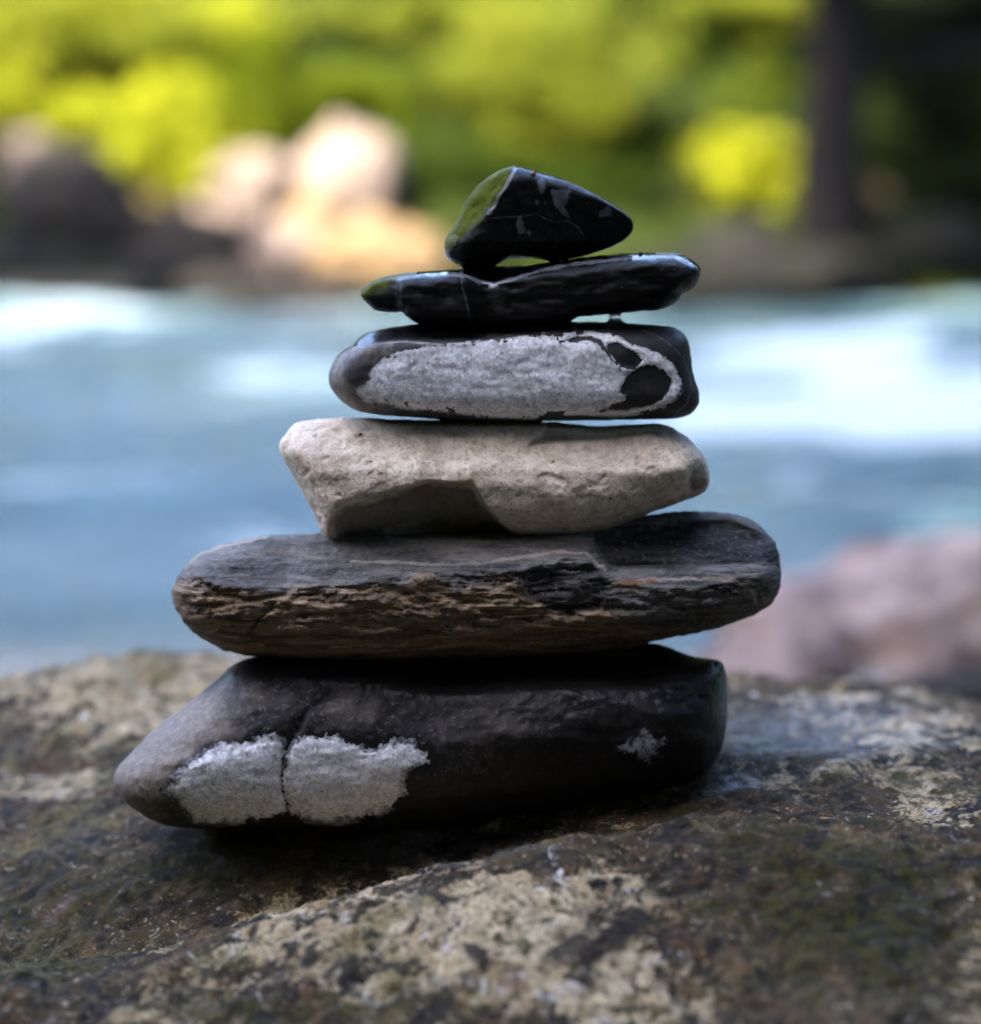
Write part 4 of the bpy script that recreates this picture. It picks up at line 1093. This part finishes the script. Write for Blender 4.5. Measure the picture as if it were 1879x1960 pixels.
bush((1470, 440, 14.9), [cl(1470, 180, 14.5, 70, 70, 1), cl(1420, 240, 14.4, 60, 40, .6)], 1500, 'leaf_m', 'thin green bush behind the round yellow bush', 57)
bush((1440, 400, 16.0), [cl(1440, 20, 15.0, 150, 40, 2), cl(1560, 30, 15.0, 60, 40, 1)], 2600, 'leaf_o', 'yellow green boughs at the top edge left of the dark trunk', 58)
bush((900, 440, 14.0), [cl(880, 330, 13.8, 130, 90, 1.5), cl(1060, 380, 13.7, 120, 60, 1), cl(1250, 380, 13.8, 110, 70, 1)], 4200, 'leaf_d', 'dark green bush low behind the topmost stone', 59)
bush((600, 300, 15.5), [cl(560, 120, 15.2, 150, 100, 1.5), cl(830, 60, 15.4, 150, 90, 1.2), cl(800, 250, 15.0, 130, 90, 1)], 5200, 'leaf_d', 'deep green bush in the gap between the yellow bushes', 60)
bush((1290, 300, 15.6), [cl(1290, 160, 15.2, 110, 120, 1.5), cl(1330, 60, 15.4, 120, 70, 1)], 4000, 'leaf_d', 'deep green bush right of the large yellow green bush', 61)
bush((220, 300, 15.4), [cl(215, 120, 15.0, 130, 110, 1)], 2400, 'leaf_d', 'dark bush behind the upper left yellow leaves', 62)

bush((480, 420, 14.0), [cl(500, 230, 13.9, 110, 60, 1.2), cl(440, 150, 14.1, 100, 60, 1), cl(560, 200, 14.0, 60, 50, .6)], 3400, 'leaf_m', 'mid green bush between the yellow bush and the big pale round rock', 64)
bush((60, 420, 14.9), [cl(40, 40, 14.8, 120, 60, 1.2), cl(180, 30, 14.8, 120, 50, 1), cl(400, 30, 14.8, 120, 50, 1), cl(60, 110, 14.6, 120, 50, 1)], 4200, 'leaf_y', 'yellow leaves of a bush high in the upper left corner', 65)
bush((1230, 430, 14.0), [cl(1230, 300, 14.2, 120, 90, 1.2), cl(1180, 400, 13.9, 90, 60, 1), cl(1310, 420, 13.8, 80, 60, .7)], 3600, 'leaf_d', 'dark green bush between the topmost stone and the round yellow bush', 66)
bush((760, 330, 14.4), [cl(790, 330, 14.2, 110, 90, 1.2), cl(700, 260, 14.5, 120, 80, 1), cl(880, 200, 14.5, 100, 80, .8)], 4000, 'leaf_d', 'dark green bush beside the big pale round rock', 67)
bush((720, 40, 15.4), [cl(720, 25, 15.2, 130, 35, 1.2), cl(900, 10, 15.2, 110, 35, 1)], 2200, 'leaf_o', 'thin yellow green boughs along the upper edge left of centre', 68)
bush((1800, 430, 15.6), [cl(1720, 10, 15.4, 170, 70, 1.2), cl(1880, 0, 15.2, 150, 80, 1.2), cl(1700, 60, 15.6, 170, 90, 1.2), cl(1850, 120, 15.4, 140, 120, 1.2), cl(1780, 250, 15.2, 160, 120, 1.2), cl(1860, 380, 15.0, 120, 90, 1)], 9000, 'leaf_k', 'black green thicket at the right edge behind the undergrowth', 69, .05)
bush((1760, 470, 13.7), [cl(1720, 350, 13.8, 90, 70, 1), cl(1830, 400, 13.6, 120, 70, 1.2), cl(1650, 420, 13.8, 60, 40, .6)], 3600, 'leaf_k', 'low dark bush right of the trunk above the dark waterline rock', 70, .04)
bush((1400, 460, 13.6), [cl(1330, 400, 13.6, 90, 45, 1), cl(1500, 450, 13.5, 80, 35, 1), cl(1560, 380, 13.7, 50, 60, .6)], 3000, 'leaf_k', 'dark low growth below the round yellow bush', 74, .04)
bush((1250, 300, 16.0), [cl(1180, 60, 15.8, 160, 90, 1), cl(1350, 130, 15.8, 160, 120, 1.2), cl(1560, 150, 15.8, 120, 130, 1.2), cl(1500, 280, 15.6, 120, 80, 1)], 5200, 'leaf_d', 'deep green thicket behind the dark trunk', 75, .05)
# trees of the far bank; crowns mostly above the frame, they throw the shade on the right
T_ = 'trees on the far bank'
def tree(base, clumps, n, size, mat, label, seed, r, top, group=T_, **kw):
    return plant('tree', base, clumps, n, size, M[mat], label, 'tree', group, seed, r, top, **kw)
def crown(x, y, z0, z1, rad, k, seed):
    r = np.random.default_rng(seed); out = []
    for i in range(k):
        z = r.uniform(z0, z1); t = (z - z0) / (z1 - z0); rr = rad * (1 - .55 * t)
        a = r.uniform(0, 2 * math.pi); q = rr * math.sqrt(r.uniform(.05, 1))
        s = r.uniform(.35, .6) * rad * .8
        out.append((x + q * math.cos(a), y + q * math.sin(a), z, s, s, s * .6, s))
    return out
trx = at(1595, 400, 12.95)
tree((trx[0], 12.95, 0), [(.6, 11.1, 2.45, .5, .45, .3, .9), (1.3, 11.0, 2.5, .55, .5, .35, 1), (1.95, 11.1, 2.5, .55, .5, .35, 1), (1.0, 12.0, 2.6, .5, .5, .4, 1.0), (1.5, 12.6, 3.3, .6, .6, .5, .7), (2.2, 12.1, 2.5, .6, .6, .4, 1), (2.9, 12.0, 2.6, .7, .6, .5, 1), (3.6, 12.2, 2.7, .7, .7, .5, 1), (4.3, 12.4, 2.9, .8, .7, .6, 1),  # unseen boughs over the water, shaped to shade trunk and bank
      (2.4, 12.9, 3.4, .8, .7, .6, 1), (3.3, 13.0, 3.5, .8, .7, .6, 1), (4.2, 13.2, 3.8, .8, .7, .6, 1), (2.6, 11.4, 3.0, .6, .5, .4, .8), (3.5, 11.3, 3.2, .7, .6, .5, .9), (2.6, 13.4, 4.6, .8, .8, .7, 1)],
     17000, .10, 'leaf_k', 'dark trunk rising on the right of the far bank with boughs shaped for shade', 71, .19, 4.0, hub_xy=(trx[0], 12.95),
     bough=([at(1590, 95, 12.95), at(1700, 112, 13.3), at(1850, 105, 13.1), at(2050, 60, 12.9)], [.10, .085, .07, .05]))
tree((-5.4, 12.9, 0), [(-4.4, 10.8, 2.0, .6, .45, .3, 1), (-3.7, 10.9, 2.0, .6, .45, .3, 1), (-3.15, 10.9, 1.95, .4, .4, .25, .8), (-4.9, 11.4, 2.4, .7, .6, .4, 1), (-5.2, 12.2, 3.0, .8, .8, .6, 1)],  # unseen tree added to shade the dark rocks on the left
     7000, .07, 'leaf_d', 'unseen alder added left of the far bank rocks to shade them', 76, .09, 2.6)
tree((4.2, 14.2, 0), crown(4.6, 14.0, 1.0, 7.0, 1.9, 30, 2) , 9000, .10, 'leaf_k', 'dark conifer filling the upper right corner', 72, .16, 5)
tree((5.6, 12.8, 0), crown(5.9, 13.0, .6, 7.5, 1.8, 26, 3), 8000, .10, 'leaf_k', 'dark conifer beyond the right edge of the far bank', 73, .16, 5)
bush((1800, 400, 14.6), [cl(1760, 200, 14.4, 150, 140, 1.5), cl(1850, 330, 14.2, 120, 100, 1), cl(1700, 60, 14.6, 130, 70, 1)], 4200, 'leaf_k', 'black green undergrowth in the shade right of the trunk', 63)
for i, (x, y, s) in enumerate([(-4.2, 17.5, 4), (-1.6, 18.6, 5), (1.0, 18.0, 6), (3.2, 17.4, 7)]):
    tree((x, y, 0), crown(x, y, 2.6, 8.5, 2.1, 24, 20 + s), 6000, .13, 'leaf_k' if i == 3 else 'leaf_d',
         ['green tree far back on the left slope', 'green tree far back above the big pale round rock', 'green tree far back above the topmost stone', 'green tree far back behind the dark trunk'][i], 80 + i, .16, 6)
# unseen near-bank trees; most added to shade the stack and block sky light
N_ = 'trees on the near bank'
def shade_tree(x, y, z, rad, label, seed, n=7000):
    r = np.random.default_rng(seed); c = []
    for i in range(22):
        d = r.normal(size=3); d /= np.linalg.norm(d); q = rad * r.uniform(.2, .9)
        s = rad * r.uniform(.3, .45)
        c.append((x + d[0] * q, y + d[1] * q, z + d[2] * q * .7, s, s, s * .7, s))
    return tree((x + .3, min(y, -1.2), 0), c, n, .12, 'leaf_d', label, seed, .17, z, N_)
shade_tree(-4.6, -4.9, 5.9, 2.3, 'broad tree on the near bank left behind the camera shading the stack', 91, 20000)
shade_tree(1.3, -2.3, 4.6, 1.8, 'added shade tree overhanging the camera from the right behind', 98, 9000)
shade_tree(3.0, -.7, 4.3, 1.9, 'added shade tree overhanging the near bank on the right', 103, 9000)
shade_tree(4.3, 1.3, 4.4, 2.1, 'added leafy shade tree on the near bank right of the boulder', 97, 9000)
shade_tree(4.2, 3.4, 2.4, 1.6, 'added low bushy shade tree over the water right of the frame', 109, 8000)
shade_tree(.6, -4.2, 2.0, 1.7, 'added dense low shade tree right behind the camera', 99, 9000)
shade_tree(-5.7, -2.6, 6.2, 1.5, 'added shade tree crown reaching over the river left of the camera', 110, 8000)
shade_tree(-2.4, -4.2, 1.8, 1.7, 'added dense low shade tree behind the camera to the left', 100, 9000)
shade_tree(-4.4, -2.4, 1.3, 1.6, 'added dense low shade tree on the near bank at the left', 101, 9000)
shade_tree(3.4, -1.4, 1.6, 1.7, 'added dense low shade tree on the near bank at the right', 102, 9000)
shade_tree(-3.0, -3.7, 3.6, 1.9, 'added bushy shade tree left behind the camera', 104, 9000)
shade_tree(-.5, -4.6, 4.0, 2.0, 'added bushy shade tree straight behind the camera', 105, 9000)
shade_tree(2.2, -3.8, 3.6, 2.0, 'added bushy shade tree right behind the camera', 106, 9000)
shade_tree(-5.0, -3.4, 3.6, 2.0, 'added bushy shade tree further left behind the camera', 107, 9000)
for i, (x, y, z, r_, lb) in enumerate([(-9.6, .6, 2.6, 2.3, 'added round shade tree on the left river bend nearest the camera'), (-10.4, 4.4, 3.0, 2.5, 'added round shade tree on the left river bend, middle of the three'),
                                       (-10.2, 8.2, 2.8, 2.4, 'added round shade tree on the left river bend farthest from the camera'), (9.0, 3.0, 3.0, 2.6, 'added round shade tree on the right river bend nearest the camera'),
                                       (9.4, 7.2, 3.0, 2.6, 'added round shade tree on the right river bend farther from the camera'), (-7.4, -3.6, 2.0, 2.0, 'added low round shade tree on the near bank far left of the camera')]):
    r = np.random.default_rng(140 + i); c = []  # unseen trees added to block low light from the sides
    for k in range(20):
        d = r.normal(size=3); d /= np.linalg.norm(d); q = r_ * r.uniform(.2, .9); q2 = r_ * r.uniform(.3, .45)
        c.append((x + d[0] * q, y + d[1] * q, z + d[2] * q * .8, q2, q2, q2 * .8, q2))
    tree((x - (3 if x < 0 else -3), y, 0), c, 7000, .15, 'leaf_d', lb, 150 + i, .18, z, 'added shade trees on the river bends')
for i, (x, y) in enumerate([(-14.5, -6.0), (-11.4, -6.8), (-8.4, -6.2)]):  # tall unseen trees added to throw shade on the river
    tree((x, y, 0), crown(x, y, 10.5, 19.0, 2.9, 30, 120 + i), 5200, .16, 'leaf_d',
         ['added tall shade tree far left behind the camera', 'added tall shade tree behind the camera, middle of the three tall ones', 'added tall shade tree nearest behind the camera on the left'][i], 130 + i, .22, 15, N_)
